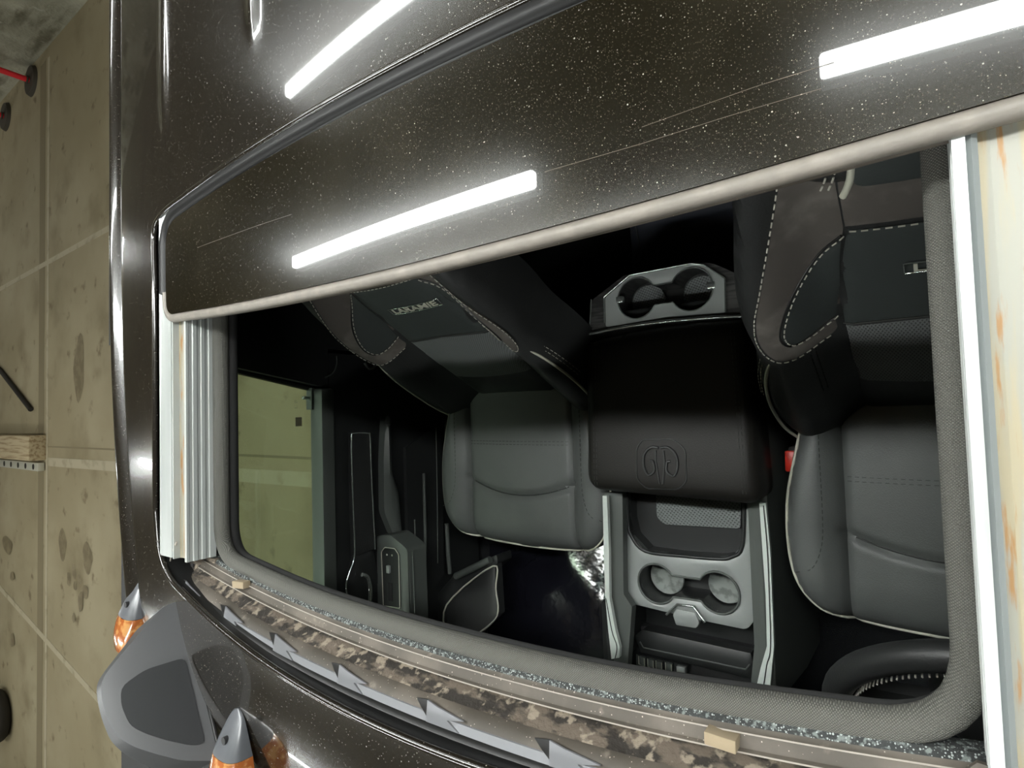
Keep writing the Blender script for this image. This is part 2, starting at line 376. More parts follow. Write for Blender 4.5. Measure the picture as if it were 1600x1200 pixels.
q = PZ([(-30, 548), (0, 578), (48, 640)], .03); tag(tube('pole', [(a, c, .03) for a, c in q], .028, 'tyre'), 'dark thin pole lying on the floor above the timber beam', 'pole')
(x, y), = PZ([(-4, 1120)], .1)
t = thing('tyre', 'black tyre lying on the floor at the lower left edge', 'tyre', (x-.05, y, 0))
bm = bmesh.new(); addtube(bm, [(.24*math.cos(a), .24*math.sin(a), .11) for a in [i*math.pi/16 for i in range(32)]], .10, 14, True); link('tread', bm, 'tyre', t, 60)
bm = bmesh.new(); bmesh.ops.create_cone(bm, cap_ends=True, segments=28, radius1=.15, radius2=.13, depth=.12); bmesh.ops.translate(bm, vec=(0, 0, .09), verts=bm.verts); link('rim', bm, 'blackbase', t)

# ceiling tubes (mirrored or inferred ones, plus extras added to light cabin and floor)
def ceiling_light(x0, x1, y, label, z=3.52, wd=.075, m='tube'):
    t = thing('ceiling_light', label, 'light', ((x0+x1)/2, y, z), 'tube lights under the ceiling'); l = x1-x0
    box('diffuser', (0, 0, 0), (l, wd, .05), m, t, .012)
    box('housing', (0, 0, .040), (l, wd*1.3, .06), 'rail_grey', t, .006)
    for s in (-1, 1): box('bracket', (s*l*.4, 0, .09), (.03, .03, .06), 'rail_grey', t)
ROW1, ROW2, ROW3 = 1.02, 1.96, -1.15
ceiling_light(-2.65, -.75, .88, 'tube light mirrored as the middle streak in the glass panel')
ceiling_light(.31, 2.1, .975, 'tube light mirrored at the upper right of the glass panel')
ceiling_light(-2.75, -.95, ROW2, 'tube light mirrored in the painted roof behind the glass')
ceiling_light(0, 1.8, ROW2, 'tube light over the rear of the cab on the driver side')
ceiling_light(-2.55, -.75, ROW3, 'tube light over the front of the cab on the passenger side', m='tube_bright')
ceiling_light(-.20, 1.6, ROW3, 'tube light over the front of the cab on the driver side', m='tube_bright')
ceiling_light(-1.7, .1, .52, 'added bright tube light over the console that brightens the cabin', wd=.10, m='tube_bright')  # unseen extra tube, added to light console and seat cushions
ceiling_light(.35, 2.15, .52, 'added bright tube light over the driver door that brightens the cabin', wd=.10, m='tube_bright')  # second unseen extra tube, added for more light in the cabin
ceiling_light(-6.6, -4.8, -4.6, 'added tube light over the far side of the empty bay', m='tube_bright')  # this and the tubes below are added, unseen, to light the floor
ceiling_light(-6.6, -4.8, -2.2, 'added tube light over the empty bay ahead of the truck', m='tube_bright')
ceiling_light(-8.6, -6.8, -.55, 'added tube light that brightens the empty bay level with the sunroof', m='tube_bright')  # extra tube put in to brighten the floor on the left
ceiling_light(-10.4, -8.6, -6.2, 'added tube light far out beyond the black tyre')
ceiling_light(-10.4, -8.6, -3.2, 'added tube light far out above the black tyre', m='tube_bright')
ceiling_light(-13.4, -11.6, 3.2, 'added tube light close to the rear wall over the red posts', m='tube_bright')  # added fill for the far floor, outside the roof reflections

# ------------------------------------------------------------------ the cab roof
TRUCK = thing('truck_cab', 'dusty black truck cab seen from above its roof with the sunroof open', 'truck', (0, 0, 0))
def cut_front(x): return -.276+.30*x*x
def cut_rear(x): return .305-.07*x*x
HW = .505
def cut_loop():
    pts = []
    fr = [(x, cut_front(x)) for x in np.linspace(-.40, .40, 41)]
    re = [(x, cut_rear(x)) for x in np.linspace(.40, -.40, 41)]
    c1 = [(.40, cut_front(.40)), (.455, -.212), (.49, -.180), (HW, -.128)]
    c2 = [(HW, .20), (.509, .255), (.505, .273), (.491, .2840), (.455, .2915), (.40, cut_rear(.40))]
    pts = fr[:-1]+[(v.x, v.y) for v in smooth_path([Vector((a, b_, 0)) for a, b_ in c1], sub=8)][:-1]
    pts += [(HW, yy) for yy in np.linspace(-.128, .20, 16)][:-1]
    pts += [(v.x, v.y) for v in smooth_path([Vector((a, b_, 0)) for a, b_ in c2], sub=8)][:-1]
    pts += re[:-1]+[(-v.x, v.y) for v in smooth_path([Vector((a, b_, 0)) for a, b_ in c2[::-1]], sub=8)][:-1]
    pts += [(-HW, yy) for yy in np.linspace(.20, -.128, 16)][:-1]
    pts += [(-v.x, v.y) for v in smooth_path([Vector((a, b_, 0)) for a, b_ in c1[::-1]], sub=8)][:-1]
    return pts
CUT = cut_loop()
def ss(a, b_, x): t = min(1, max(0, (x-a)/(b_-a))); return t*t*(3-2*t)
def kx(y): return .096*((.3-max(y, -.6))/.576)**2 if y < .3 else 0
def roof_z(x, y):
    z = 1.978+crown(x)
    if y < -.27: z -= 1.1*(-.27-y)**2+.02*(-.27-y)
    ax = abs(x); a2 = ax+kx(y)
    for c, y0 in ((.455, .40), (.205, .425), (0, .47)):        # stamped ribs running back from behind the sunroof
        if y > y0-.06: z += .0042*ss(y0-.02, y0+.05, y)*math.exp(-((ax-c)/.013)**2)
    z -= .010*math.exp(-((a2-.672)/.010)**2)                    # drain channel and rolled edge
    z += .005*math.exp(-((a2-.700)/.014)**2)
    if a2 > .70: z -= 9.0*(a2-.70)**2
    return z
def roof_skin():
    ye = list(np.arange(-.62, 1.5, .02))+[1.5]
    edge = [(-(.79-kx(y)), y) for y in ye]
    outer = edge+[(x, 1.5) for x in np.arange(-.77, .78, .02)]+[(-a, b_) for a, b_ in edge[::-1]]
    xl = (.79-kx(-.62)); outer += [(x, -.62) for x in np.arange(xl-.02, -xl+.01, -.02)]
    B = outer+CUT; no = len(outer); nc = len(CUT)
    E = [(i, (i+1) % no) for i in range(no)]+[(no+i, no+(i+1) % nc) for i in range(nc)]
    xs = list(np.arange(-.79, -.50, .005))+list(np.arange(-.50, .50, .011))+list(np.arange(.50, .79, .005))
    gx, gy = np.meshgrid(xs, np.arange(-.61, 1.5, .016)); gx = gx.ravel(); gy = gy.ravel()
    k = inside(outer, gx, gy) & ~inside(CUT, gx, gy); gx, gy = gx[k], gy[k]
    near = (np.abs(gx) < .53) & (gy < .34) & (gy > -.31)
    d = np.full(len(gx), 1.); d[near] = bdist(CUT, gx[near], gy[near]); k = d > .005; gx, gy = gx[k], gy[k]
    cv, ce, cf, *_ = delaunay_2d_cdt([Vector(p) for p in B]+[Vector((a, b_)) for a, b_ in zip(gx, gy)], E, [], 0, 1e-7)
    fx = np.array([sum(cv[i].x for i in f)/3 for f in cf]); fy = np.array([sum(cv[i].y for i in f)/3 for f in cf])
    ok = inside(outer, fx, fy) & ~inside(CUT, fx, fy)
    me = bpy.data.meshes.new('roof_panel'); used = sorted({i for f, g in zip(cf, ok) if g for i in f}); ix = {v: n for n, v in enumerate(used)}
    me.from_pydata([(cv[i].x, cv[i].y, roof_z(cv[i].x, cv[i].y)) for i in used], [], [[ix[i] for i in f] for f, g in zip(cf, ok) if g])
    if me.polygons[0].normal.z < 0: me.flip_normals()
    me.shade_smooth(); h = 1e-4; nn = []
    for v in me.vertices:
        x, y = v.co.x, v.co.y
        nn.append(Vector((-(roof_z(x+h, y)-roof_z(x-h, y))/(2*h), -(roof_z(x, y+h)-roof_z(x, y-h))/(2*h), 1)).normalized())
    me.normals_split_custom_set_from_vertices(nn)
    me.materials.append(M['paint']); o = bpy.data.objects.new('roof_panel', me); COL.objects.link(o); o.parent = TRUCK; return o
roof_skin()
tube('roof_hem', [(x, y, roof_z(x, y)-.0035) for x, y in CUT], .0042, 'paint', TRUCK, 10, True)
bm = bmesh.new(); n = len(CUT)
A = [bm.verts.new((x, y, roof_z(x, y)-.004)) for x, y in CUT]; B = [bm.verts.new((x, y, 1.915)) for x, y in CUT]
for i in range(n): bm.faces.new((A[i], A[(i+1) % n], B[(i+1) % n], B[i]))
look(link('opening_wall', bm, 'rubber', TRUCK), 'black rubber wall around the opening')
# rubber moulding under the rear and side lip
def inset(loop, d, cxy=(0, .015)):
    out = []
    n = len(loop)
    for i in range(n):
        a = Vector(loop[i-1]); b_ = Vector(loop[(i+1) % n]); t = (b_-a).normalized(); nn = Vector((-t.y, t.x))
        out.append((loop[i][0]+nn.x*d, loop[i][1]+nn.y*d))
    return out
sgn = 1 if abs(inset(CUT, .02)[60][0]) < HW else -1
ins = [(x, y) for x, y in inset(CUT, .014*sgn)]
rear = [(x, y) for x, y in ins if y > -.13]
k0 = next(i for i in range(n) if ins[i][1] > -.13); seq = []
for i in range(k0, n):
    if ins[i][1] > -.13: seq.append(ins[i])
bm = bmesh.new(); addtube(bm, [(x, y, roof_z(x, y)-.016) for x, y in seq], .0105, 10); look(link('roof_gasket', bm, 'gasket', TRUCK, 60), 'black rubber gasket between roof and glass')
# cab lining: headliner ring below the roof, outer side, rear wall, floor
TR = round_poly([(-.425, -.232), (.425, -.232), (.425, .36), (-.425, .36)], .05, 6)
puff('headliner', [(-.74, -.60), (.74, -.60), (.74, 1.40), (-.74, 1.40)], flatmap(1.912), 'headliner', TRUCK, .04, .012, holes=[TR])
box('cab_floor', (0, .35, .93), (1.52, 2.3, .04), 'carpet', TRUCK)
box('rear_wall', (0, 1.46, 1.42), (1.5, .04, .98), 'headliner', TRUCK)
box('firewall', (0, -.85, 1.2), (1.5, .05, .6), 'plastic', TRUCK)
bm = bmesh.new(); vs = [bm.verts.new(v) for v in ((-.70, -.60, 1.93), (.70, -.60, 1.93), (.74, -1.05, 1.47), (-.74, -1.05, 1.47))]; bm.faces.new(vs)
bmesh.ops.solidify(bm, geom=bm.faces[:], thickness=.006); look(link('windshield', bm, 'tint', TRUCK), 'dark tinted windshield')
box('cowl', (0, -1.0, 1.44), (1.52, .3, .06), 'plastic', TRUCK, .01)
for s in (-1, 1):
    bm = bmesh.new(); vs = [bm.verts.new(v) for v in ((s*.775, -.58, 1.93), (s*.775, 1.5, 1.93), (s*.775, 1.5, 1.86), (s*.775, -.58, 1.86))]; bm.faces.new(vs); bmesh.ops.solidify(bm, geom=bm.faces[:], thickness=.02*s)
    bm.free()

# ------------------------------------------------------------------ sunroof frame with its rails
SF = thing('sunroof_cassette', 'sunroof cassette of pale rust-stained rails and a dirty brown front tray', 'sunroof frame', (0, 0, 1.93))
Z0 = 1.93
def rel(p): return (p[0], p[1], p[2]-Z0)
def rail(s):
    R0, R1 = -.188, .34
    def pr(pts, name, m, lab=None, par=SF, y0=R0):
        bm = bmesh.new(); extrude_y(bm, [(s*x, z-Z0) for x, z in pts], y0, R1); o = link(name, bm, m, par, None)
        if lab: look(o, lab)
        return o
    g = pr([(.4095, 1.920), (.404, 1.920), (.404, 1.928), (.4055, 1.929), (.4055, 1.9325), (.404, 1.9335), (.404, 1.938), (.4055, 1.939), (.4055, 1.943), (.404, 1.944), (.404, 1.949), (.4055, 1.950), (.4055, 1.954), (.4045, 1.955), (.4045, 1.958), (.4100, 1.958)], 'guide_rail', 'rail_white')
    look(pr([(.4100, 1.940), (.4100, 1.9535), (.4125, 1.9555), (.4150, 1.9535), (.4150, 1.940)], 'rail_step', 'rail_grey', None, g), 'grey inner step')
    pr([(.4150, 1.940), (.4150, 1.950), (.420, 1.9485), (.4360, 1.9485), (.4410, 1.950), (.4410, 1.940)], 'grease_channel', 'rust', 'rust-stained channel', g)
    pr([(.4410, 1.930), (.4410, 1.958), (.4440, 1.958), (.4445, 1.953), (.4510, 1.953), (.4515, 1.956), (.4790, 1.957), (.4820, 1.958), (.4820, 1.930)], 'outer_rail', 'rail_white', None, g)
    pr([(.482, 1.918), (.482, 1.930), (.486, 1.932), (.500, 1.934), (.500, 1.918)], 'drain_channel', 'trough', 'dirty brown drain channel', g)
    for yy in (-.12, .02, .10):
        bm = bmesh.new(); bmesh.ops.create_cone(bm, cap_ends=True, segments=14, radius1=.005, radius2=.004, depth=.005)
        bmesh.ops.translate(bm, vec=(s*.491, yy, 1.936-Z0), verts=bm.verts); link('screw', bm, 'steel', g)
    tube('drain_tube', [rel((s*.486, -.185, 1.935)), rel((s*.487, -.08, 1.939)), rel((s*.485, .05, 1.938)), rel((s*.488, .2, 1.938))], .003, 'plastic', g)
rail(-1); rail(1)
c2 = lambda x: .18*x*x
cz = lambda x: crown(x)*.25
def zz(p): return [(y, z-Z0) for y, z in p]
T = sweep_x('front_tray', zz([(-.2235, 1.912), (-.2235, 1.9285), (-.2258, 1.9305), (-.2267, 1.932), (-.2277, 1.930), (-.2358, 1.932), (-.2375, 1.935), (-.2387, 1.932), (-.2392, 1.912)]), c2, -.43, .43, 'tray', SF, crown=cz)
for y, z in ((-.2266, 1.9317), (-.2374, 1.9347)): look(sweep_x('tray_highlight', zz([(y-.0004, z), (y, z+.0009), (y+.0006, z), (y, z-.001)]), c2, -.43, .43, 'ridge', T, crown=cz), 'thin pale line coloured as a highlight on the tray edge')  # highlights along the tray edges, put in as pale colour
look(sweep_x('felt_strip', zz([(-.2192, 1.912), (-.2192, 1.9262), (-.2215, 1.9275), (-.2236, 1.9285), (-.2236, 1.912)]), c2, -.42, .42, 'felt', SF, crown=cz), 'speckled felt strip')
look(sweep_x('dirt_trough', zz([(-.2390, 1.930), (-.2396, 1.924), (-.2440, 1.922), (-.2500, 1.933), (-.2535, 1.940), (-.2535, 1.910), (-.2390, 1.910)]), c2, -.45, .45, 'trough', SF, crown=cz), 'trough caked with pale dirt')
D = sweep_x('deflector_strip', zz([(-.2530, 1.938), (-.2560, 1.944), (-.2600, 1.9495), (-.2680, 1.9530), (-.2690, 1.945), (-.2600, 1.915), (-.2520, 1.910)]), lambda x: .185*x*x, -.45, .45, 'tray', SF, crown=cz)
look(sweep_x('silver_band', zz([(-.2622, 1.9506), (-.2625, 1.9518), (-.2688, 1.9544), (-.2692, 1.9525)]), lambda x: .185*x*x, -.45, .45, 'silver', D, crown=cz), 'silver band')
for i, x in enumerate((-.428, -.322, -.212, -.098, .024, .150, .28, .40)):
    y0 = .185*x*x; w_ = .040
    pts = [(x-.001, -.2682), (x-.003, -.2525), (x+.010, -.2550), (x+w_, -.2585), (x+.022, -.2620), (x+w_-.004, -.2680)]
    fn = lambda a, b_, o: (a, b_+.185*a*a, 1.9512+(-.252-b_)*.28+cz(a)+o-Z0)
    look(puff('clip', pts, fn, 'silver', D, .006, .0015), 'silver arrow-ended clip')
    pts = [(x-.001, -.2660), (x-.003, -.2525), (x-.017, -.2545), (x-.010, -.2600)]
    look(puff('clip_shadow_patch', pts, lambda a, b_, o: (a, b_+.185*a*a, 1.9498+(-.252-b_)*.28+cz(a)+o-Z0), 'rubber', D, .006, .001), 'black patch standing for the shadow beside the clip')  # shadow next to each clip, laid in as a black patch
look(sweep_x('front_gasket', zz([(-.2690, 1.930), (-.2690, 1.950), (-.2710, 1.956), (-.2735, 1.958), (-.2752, 1.950), (-.2752, 1.930)]), lambda x: .25*x*x, -.47, .47, 'rubber', SF, crown=cz), 'black front gasket')
for (p, s_) in (((372, 914), (.026, .0085, .010)), ((1126, 1158), (.020, .0085, .012))):
    (x, y), = PZ([p], 1.937); look(box('foam_block', (x, y, 1.9350-Z0+cz(x)), s_, 'foam', SF, .0008, rot=Matrix.Rotation(.1 if x < 0 else -.02, 3, 'Z')), 'tan foam block')
# corner bracket with a bent wire at the left end
cb = look(puff('corner_bracket', [(-.495, -.198), (-.43, -.190), (-.395, -.190), (-.40, -.206), (-.43, -.212), (-.47, -.215)], lambda a, b_, o: (a, b_, 1.926+o-Z0), 'trough', SF, .01, .006), 'dirty corner bracket')
tube('wire', [rel(p) for p in ((-.435, -.165, 1.957), (-.46, -.185, 1.953), (-.483, -.203, 1.945), (-.488, -.210, 1.938))], .0011, 'ridge', cb)
look(puff('corner_flap', [(.40, -.188), (.425, -.19), (.43, -.215), (.395, -.223), (.36, -.222), (.385, -.205)], lambda a, b_, o: (a, b_, 1.938+o-Z0), 'tray', SF, .01, .003), 'grey corner flap')
for x in (-.455, -.432): look(box('bolt_hole', (x, -.205, 1.9275-Z0), (.008, .005, .002), 'matte_black', cb, .0009), 'dark slot')

# padded trim around the opening
TRIM = thing('opening_trim', 'grey woven padded trim edging the sunroof opening', 'trim', (0, 0, 1.92))
lp = [(-.400, -.1), (-.400, -.150)]
lp = round_poly([(-.398, .36), (-.398, -.188), (-.20, -.2095), (0, -.2145), (.20, -.2095), (.402, -.186), (.402, .36)], [0, .045, .3, .3, .3, .05, 0], 8)
lp = [p for p in lp]
lp3 = [(p.x, p.y, 1.918-1.92+cz(p.x)) for p in densify([Vector(p) for p in lp], .012)]
bm = bmesh.new(); addtube(bm, lp3, lambda q: .0095+.0010*abs(2*q-1)**.5, 16); link('padding', bm, 'trimcloth', TRIM, 60)
bm = bmesh.new(); P = [(x*1.006, y*1.01, z-.014) for x, y, z in lp3]; addtube(bm, P, .010, 10); look(link('backing', bm, 'headliner', TRIM, 60), 'black backing')

# ------------------------------------------------------------------ the glass panel, slid half back
GP = thing('sunroof_glass', 'dusty dark sunroof glass panel slid half back over the opening', 'sunroof glass', (0, 0, 1.96))
def gz(x, y): return 1.974+crown(x)*.8-1.960-.05*(y-.2)**2
gl = round_poly([(-.452, .141), (-.2, .1285), (0, .125), (.2, .1285), (.452, .141), (.452, .48), (-.452, .48)], [.02, .2, .2, .2, .02, .02, .02], 8)
gl = round_poly([(-.455, .143), (-.25, .1310), (0, .126), (.25, .1310), (.455, .143), (.457, .268), (.25, .281), (0, .286), (-.25, .281), (-.457, .268)], [.022, .2, .2, .2, .022, .035, .2, .2, .2, .035], 8)
def smooth_puff(name, outline, z, m, parent, step, thick):
    bm = bmesh.new(); addpuff(bm, outline, lambda a, b_, o: (a, b_, z(a, b_)+o), step, thick)
    o = link(name, bm, m, parent, 40); return o
smooth_puff('glass_pane', gl, gz, 'glass_top', GP, .012, .005)
fr = [p for p in densify([Vector((p[0], p[1])) for p in gl], .01, True)]
gsg = inset([(p.x, p.y) for p in fr], .001)
for e in (((850, 268), (1000, 222), (1130, 178), (1280, 130)), ((1000, 196), (1180, 128), (1300, 88)), ((300, 385), (400, 352), (455, 335))):
    q = densify([Vector(p) for p in PZ(e, 1.973)], .01); look(tube('scuff_line', [(p.x, p.y, gz(p.x, p.y)+.0001) for p in q], .00016, 'tray', GP, 5), 'faint scuff line')
# seal: fat at the front edge and sides, flat and black outside
def ring(loop, d):
    a = inset(loop, d); cxm = sum(abs(p[0]) for p in a); 
    return a
base = [(p.x, p.y) for p in fr]; t_ = ring(base, .01)
sg = -1 if max(p[0] for p in t_) < .452 else 1
bm = bmesh.new(); LP = ring(base, sg*.0055); addtube(bm, [(x, y, gz(x, y)-.004) for x, y in sorted([p for p in LP if p[1] < .180], key=lambda p: math.atan2(p[0], .9-p[1]))], .0060, 12); look(link('edge_seal', bm, 'seal', GP, 60), 'dusty grey edge seal')
bm = bmesh.new(); LP = [p for p in ring(base, sg*.013) if p[1] > .17]; LP.sort(key=lambda p: math.atan2(p[1]-.16, p[0])); addtube(bm, [(x, y, gz(x, y)-.009) for x, y in LP], .0120, 10); look(link('side_seal', bm, 'gasket', GP, 60), 'black outer seal')
bm = bmesh.new(); LP = ring(base, sg*.003); addtube(bm, [(x, y, gz(x, y)-.017) for x, y in LP if y < .2], .006, 8); look(link('under_seal', bm, 'tray', GP, 60), 'brown underside of the seal')

# ------------------------------------------------------------------ cab marker lights and antenna on the roof front
def zr(x, y): return roof_z(x, y)
def marker(x, y, label, yaw=0):
    t = thing('marker_light', label, 'light', (x, y, zr(x, y)), 'amber roof marker lights'); t.rotation_euler = (0, 0, yaw)
    Lh = .105
    def shell(y0, y1, name, m, holes=None):
        bm = bmesh.new(); R = []
        for i in range(17):
            yy = y0+(y1-y0)*i/16; q = -yy/Lh; wd = .0245*math.sqrt(max(.0, min(1, q*2.2)))**.9+.001; hh = .036*math.sin(min(1, q*1.15)*math.pi/2)**1.1+.0015
            if q > .95: hh *= .9
            sec = []
            for k in range(13):
                a = math.pi*k/12; c_, s_ = math.cos(a), math.sin(a)
                sec.append(bm.verts.new((math.copysign(abs(c_)**.7, c_)*wd, yy, abs(s_)**.6*hh-.012*max(0, q)**2-.002*q)))
            R.append(sec)
        for a, b_ in zip(R[:-1], R[1:]):
            for k in range(12): bm.faces.new((a[k], a[k+1], b_[k+1], b_[k]))
        bm.faces.new(R[0]); bm.faces.new(R[-1][::-1])
        return link(name, bm, m, t)
    shell(0, -.046, 'housing', 'lampgrey'); shell(-.0465, -.100, 'lens', 'lens')
    bm = bmesh.new(); bmesh.ops.create_cone(bm, cap_ends=True, segments=16, radius1=.0042, radius2=.0042, depth=.010); bmesh.ops.translate(bm, vec=(.002, -.028, .0135), verts=bm.verts)
    look(link('screw_hole', bm, 'matte_black', t), 'dark screw hole')
    return t
marker(-.262, -.330, 'amber-tipped marker light nearest the camera, at the bottom edge', -.05)
marker(-.590, -.246, 'amber-tipped marker light at the far roof corner, behind the grey fin', -.12)
FN = thing('roof_fin', 'tall faded grey plastic fin between the two amber marker lights', 'roof fin', (-.40, -.250, zr(-.40, -.25)))
FNO = [(-.004, .0), (-.002, .022), (.022, .050), (.044, .077), (.056, .089), (.074, .0915), (.095, .0905), (.122, .085), (.141, .073), (.160, .054), (.178, .034), (.197, 0)]
FD = Vector((.49, -.872, 0)).normalized(); FNN = Vector((.872, .49, 0))      # along the fin, and out of its side towards the driver
FN.location = (-.428, -.246, 1.958)
def finmap(shift, thick0):
    def fn(a, h, o):
        q = max(0, h)/.092; half = .036*(1-q)**.8+.009*(1-.3*q)
        v = FD*a+FNN*(half+shift if o > -.004 else -half)+Vector((0, 0, h)); v -= FNN*.036; return v
    return fn
puff('shell', round_poly(FNO, .008, 3), finmap(0, 0), 'fin', FN, .006, .01, .0055, .0035)
inn = [(.068, .010), (.064, .050), (.072, .074), (.092, .077), (.117, .073), (.132, .062), (.150, .044), (.168, .022), (.172, .010)]
look(puff('inset_panel', round_poly(inn, .008, 3), lambda a, h, o: Vector(finmap(.0016, 0)(a, h, 0))+FNN*(o), 'findark', FN, .006, .001), 'darker inset panel')
tube('base_gasket', [FD*a+FNN*(s_*.046-.036)+Vector((0, 0, -.002)) for a, s_ in ((-.004, .2), (0, 1), (.19, 1), (.2, .2))], .0022, 'rubber', FN)

# ------------------------------------------------------------------ seats
TA = math.radians(26)
def bd(s, t):
    a = abs(s); d = .048*ss(.098, .185, a)*(1-.25*ss(.45, .62, t))
    d -= .005*math.exp(-((a-.107+.025*ss(.25, .43, t))/.005)**2)*ss(.44, .41, t)
    if a < .12: d += .010*math.cos(a/.12*math.pi/2)*ss(-.03, .1, t)
    return d
def bmap(s, t, o):
    d = bd(s, t)+o; y = .0+t*math.sin(TA)-d*math.cos(TA); z = t*math.cos(TA)+d*math.sin(TA)
    return Vector((s, y, .30+z))           # seat empties stand at z = .95
def on_back(pts, lift=.001): return [bmap(p[0], p[1], lift) for p in pts]
def sp(pts, sub=6, closed=False): return [(v.x, v.y) for v in smooth_path([Vector((a, b_, 0)) for a, b_ in pts], closed, sub)]
def cz_(s, y):
    a = abs(s); z = .022*ss(.13, .185, a)-.010*math.exp(-((a-.141)/.005)**2)
    if a < .15:
        z += .010*math.cos(a/.15*math.pi/2)
        z -= .008*math.exp(-((y-(-.228+1.5*s*s))/.007)**2)
    z -= .5*max(0, -.27-y)**2*6
    return z
def cmap(s, y, o): return Vector((s, y, .30+cz_(s, y)+o))
CHALF = [(0, -.348), (.10, -.346), (.16, -.338), (.198, -.315), (.220, -.275), (.228, -.22), (.226, -.15), (.214, -.09), (.200, -.03), (.190, .03), (.160, .09), (0, .10)]
BHALF = [(0, -.06), (.15, -.06), (.205, -.03), (.226, .03), (.232, .10), (.226, .17), (.214, .24), (.214, .32), (.200, .40), (.180, .48), (.165, .55), (.14, .61), (.10, .635), (0, .64)]
def make_seat():
    t = thing('front_seat', '', 'seat', (0, 0, 0))
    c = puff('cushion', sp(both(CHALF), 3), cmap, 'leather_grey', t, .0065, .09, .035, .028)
    tube('crease', [cmap(x, -.228+1.5*x*x, .0006) for x in np.linspace(-.128, .128, 30)], .0017, 'leather', c)
    path = sp(CHALF[:11], 5); e = [(a*.985, b_*.985) for a, b_ in path]
    for s in (-1, 1):
        pass
    full = [(-a, b_) for a, b_ in path[::-1]]+path[1:]
    tube('piping', [Vector((a*.993, b_*.995, .30+cz_(a, b_)-.020)) for a, b_ in full], .0024, 'piping', c)
    for s in (-1, 1):
        op = sp([(s*.214, -.265), (s*.190, -.255), (s*.176, -.225), (s*.171, -.18), (s*.171, -.05), (s*.168, .02)], 6)
        stitch('stitching', [cmap(a, b_, .0006 if abs(a) < .195 else -.004) for a, b_ in op], c, 'dthread', .0007)
    for dy in (0, .007): stitch('stitching', [cmap(x, -.108-dy, .001) for x in np.linspace(-.135, .135, 24)], c, 'dthread', .0006)
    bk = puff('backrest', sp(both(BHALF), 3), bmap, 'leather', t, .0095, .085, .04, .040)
    # fabric panels sewn on the backrest
    top = .435
    ins = [(.107, .252), (.099, .30), (.092, .38), (.082, .432), (0, .428)]
    ins = ins+[(-a, b_) for a, b_ in ins[::-1][1:]]+[(-.05, .262), (0, .268), (.05, .262)]
    p = look(puff('upper_insert', ins, lambda a, b_, o: bmap(a, b_, o+.0016), 'panel', bk, .010, .003, .004, .0012), 'dark charcoal insert with a metal-look badge')
    st = [(x, .432+.0*x) for x in np.linspace(-.08, .08, 20)]; stitch('stitching', on_back(st, .0035), bk)
    pf = [(.107, .246), (.108, .16), (.104, .10), (-.104, .10), (-.108, .16), (-.107, .246), (-.05, .256), (0, .262), (.05, .256)]
    look(puff('perforated_insert', pf, lambda a, b_, o: bmap(a, b_, o+.0012), 'perf', bk, .010, .003, .004, .0012), 'grey perforated insert')
    look(puff('yoke_panel', [(-.083, .437), (.083, .437), (.082, .52), (-.082, .52)], lambda a, b_, o: bmap(a, b_, o+.0010), 'suede', bk, .010, .003, .003, .001), 'charcoal suede yoke under the headrest')
    tube('insert_seam', on_back([(x, .268-1.4*x*x) for x in np.linspace(-.106, .106, 20)], .002), .0010, 'dthread', bk)
    for s in (-1, 1):
        oval = sp([(s*.088, .425), (s*.112, .402), (s*.140, .368), (s*.158, .335), (s*.168, .30), (s*.162, .274), (s*.14, .268), (s*.112, .276)], 5)
        inner = [(s*.112, .276), (s*.101, .33), (s*.095, .38), (s*.088, .425)]
        sued = sp([(s*.104, .60), (s*.116, .565), (s*.128, .52), (s*.146, .465), (s*.168, .40), (s*.186, .345), (s*.193, .295), (s*.184, .255), (s*.158, .240), (s*.12, .242)], 5)
        base = sued+[(s*.112, .25), (s*.104, .30), (s*.097, .38), (s*.085, .434), (s*.084, .50), (s*.07, .60)]
        w_ = look(puff('shoulder_panel', base, lambda a, b_, o: bmap(a, b_, o+.0012), 'suede', bk, .009, .003, .003, .001), 'charcoal suede shoulder panel')
        look(puff('wing_pad', oval+inner[1:-1], lambda a, b_, o: bmap(a, b_, o+.0030), 'panel', w_, .009, .003, .005, .002), 'dark wing pad')
        tube('wing_seam', on_back(oval, .0022), .0014, 'rubber', w_)
        stitch('stitching', on_back([(a*.972, b_+.0) for a, b_ in oval], .0042), w_)
        stitch('stitching', on_back([(a*1.012, b_-.001) for a, b_ in sued], .0016), bk)
        for k in (0, .006): stitch('stitching', on_back([(s*(.140+k), t_) for t_ in np.linspace(.236, .12, 14)], .001), bk, 'dthread', .0007)
        pp = sp([(s*.186, .248), (s*.200, .225), (s*.214, .18), (s*.223, .12), (s*.224, .06), (s*.219, .01), (s*.205, -.03)], 6)
        tube('piping', [bmap(a*.985, b_, -.008) for a, b_ in pp], .0026, 'piping', bk)
        for k in (.006, .011): stitch('stitching', [bmap(a+s*k*.75, b_, -.012-k) for a, b_ in pp[:20]], bk, 'thread', .0007)
    side = [(-.02, -.06), (.09, -.06), (.13, .10), (.12, .40), (.10, .56), (.05, .56), (.01, .30)]
    # headrest
    hm = lambda a, b_, o: bmap(0, b_+.066, 0)+Vector((a, 0, 0))+Vector((0, -math.cos(TA), math.sin(TA)))*(.045+o-1.2*a*a)
    hd = puff('headrest', round_poly([(-.125, .462), (.125, .462), (.128, .56), (.10, .605), (-.10, .605), (-.128, .56)], .035, 5), hm, 'leather', t, .012, .05, .03, .026)
    fp = round_poly([(-.066, .472), (.066, .472), (.058, .56), (.052, .590), (-.052, .590), (-.058, .56)], .012, 5)
    look(puff('face_panel', fp, lambda a, b_, o: hm(a, b_, o+.003), 'panel', hd, .01, .003, .003, .001), 'smooth dark face panel')
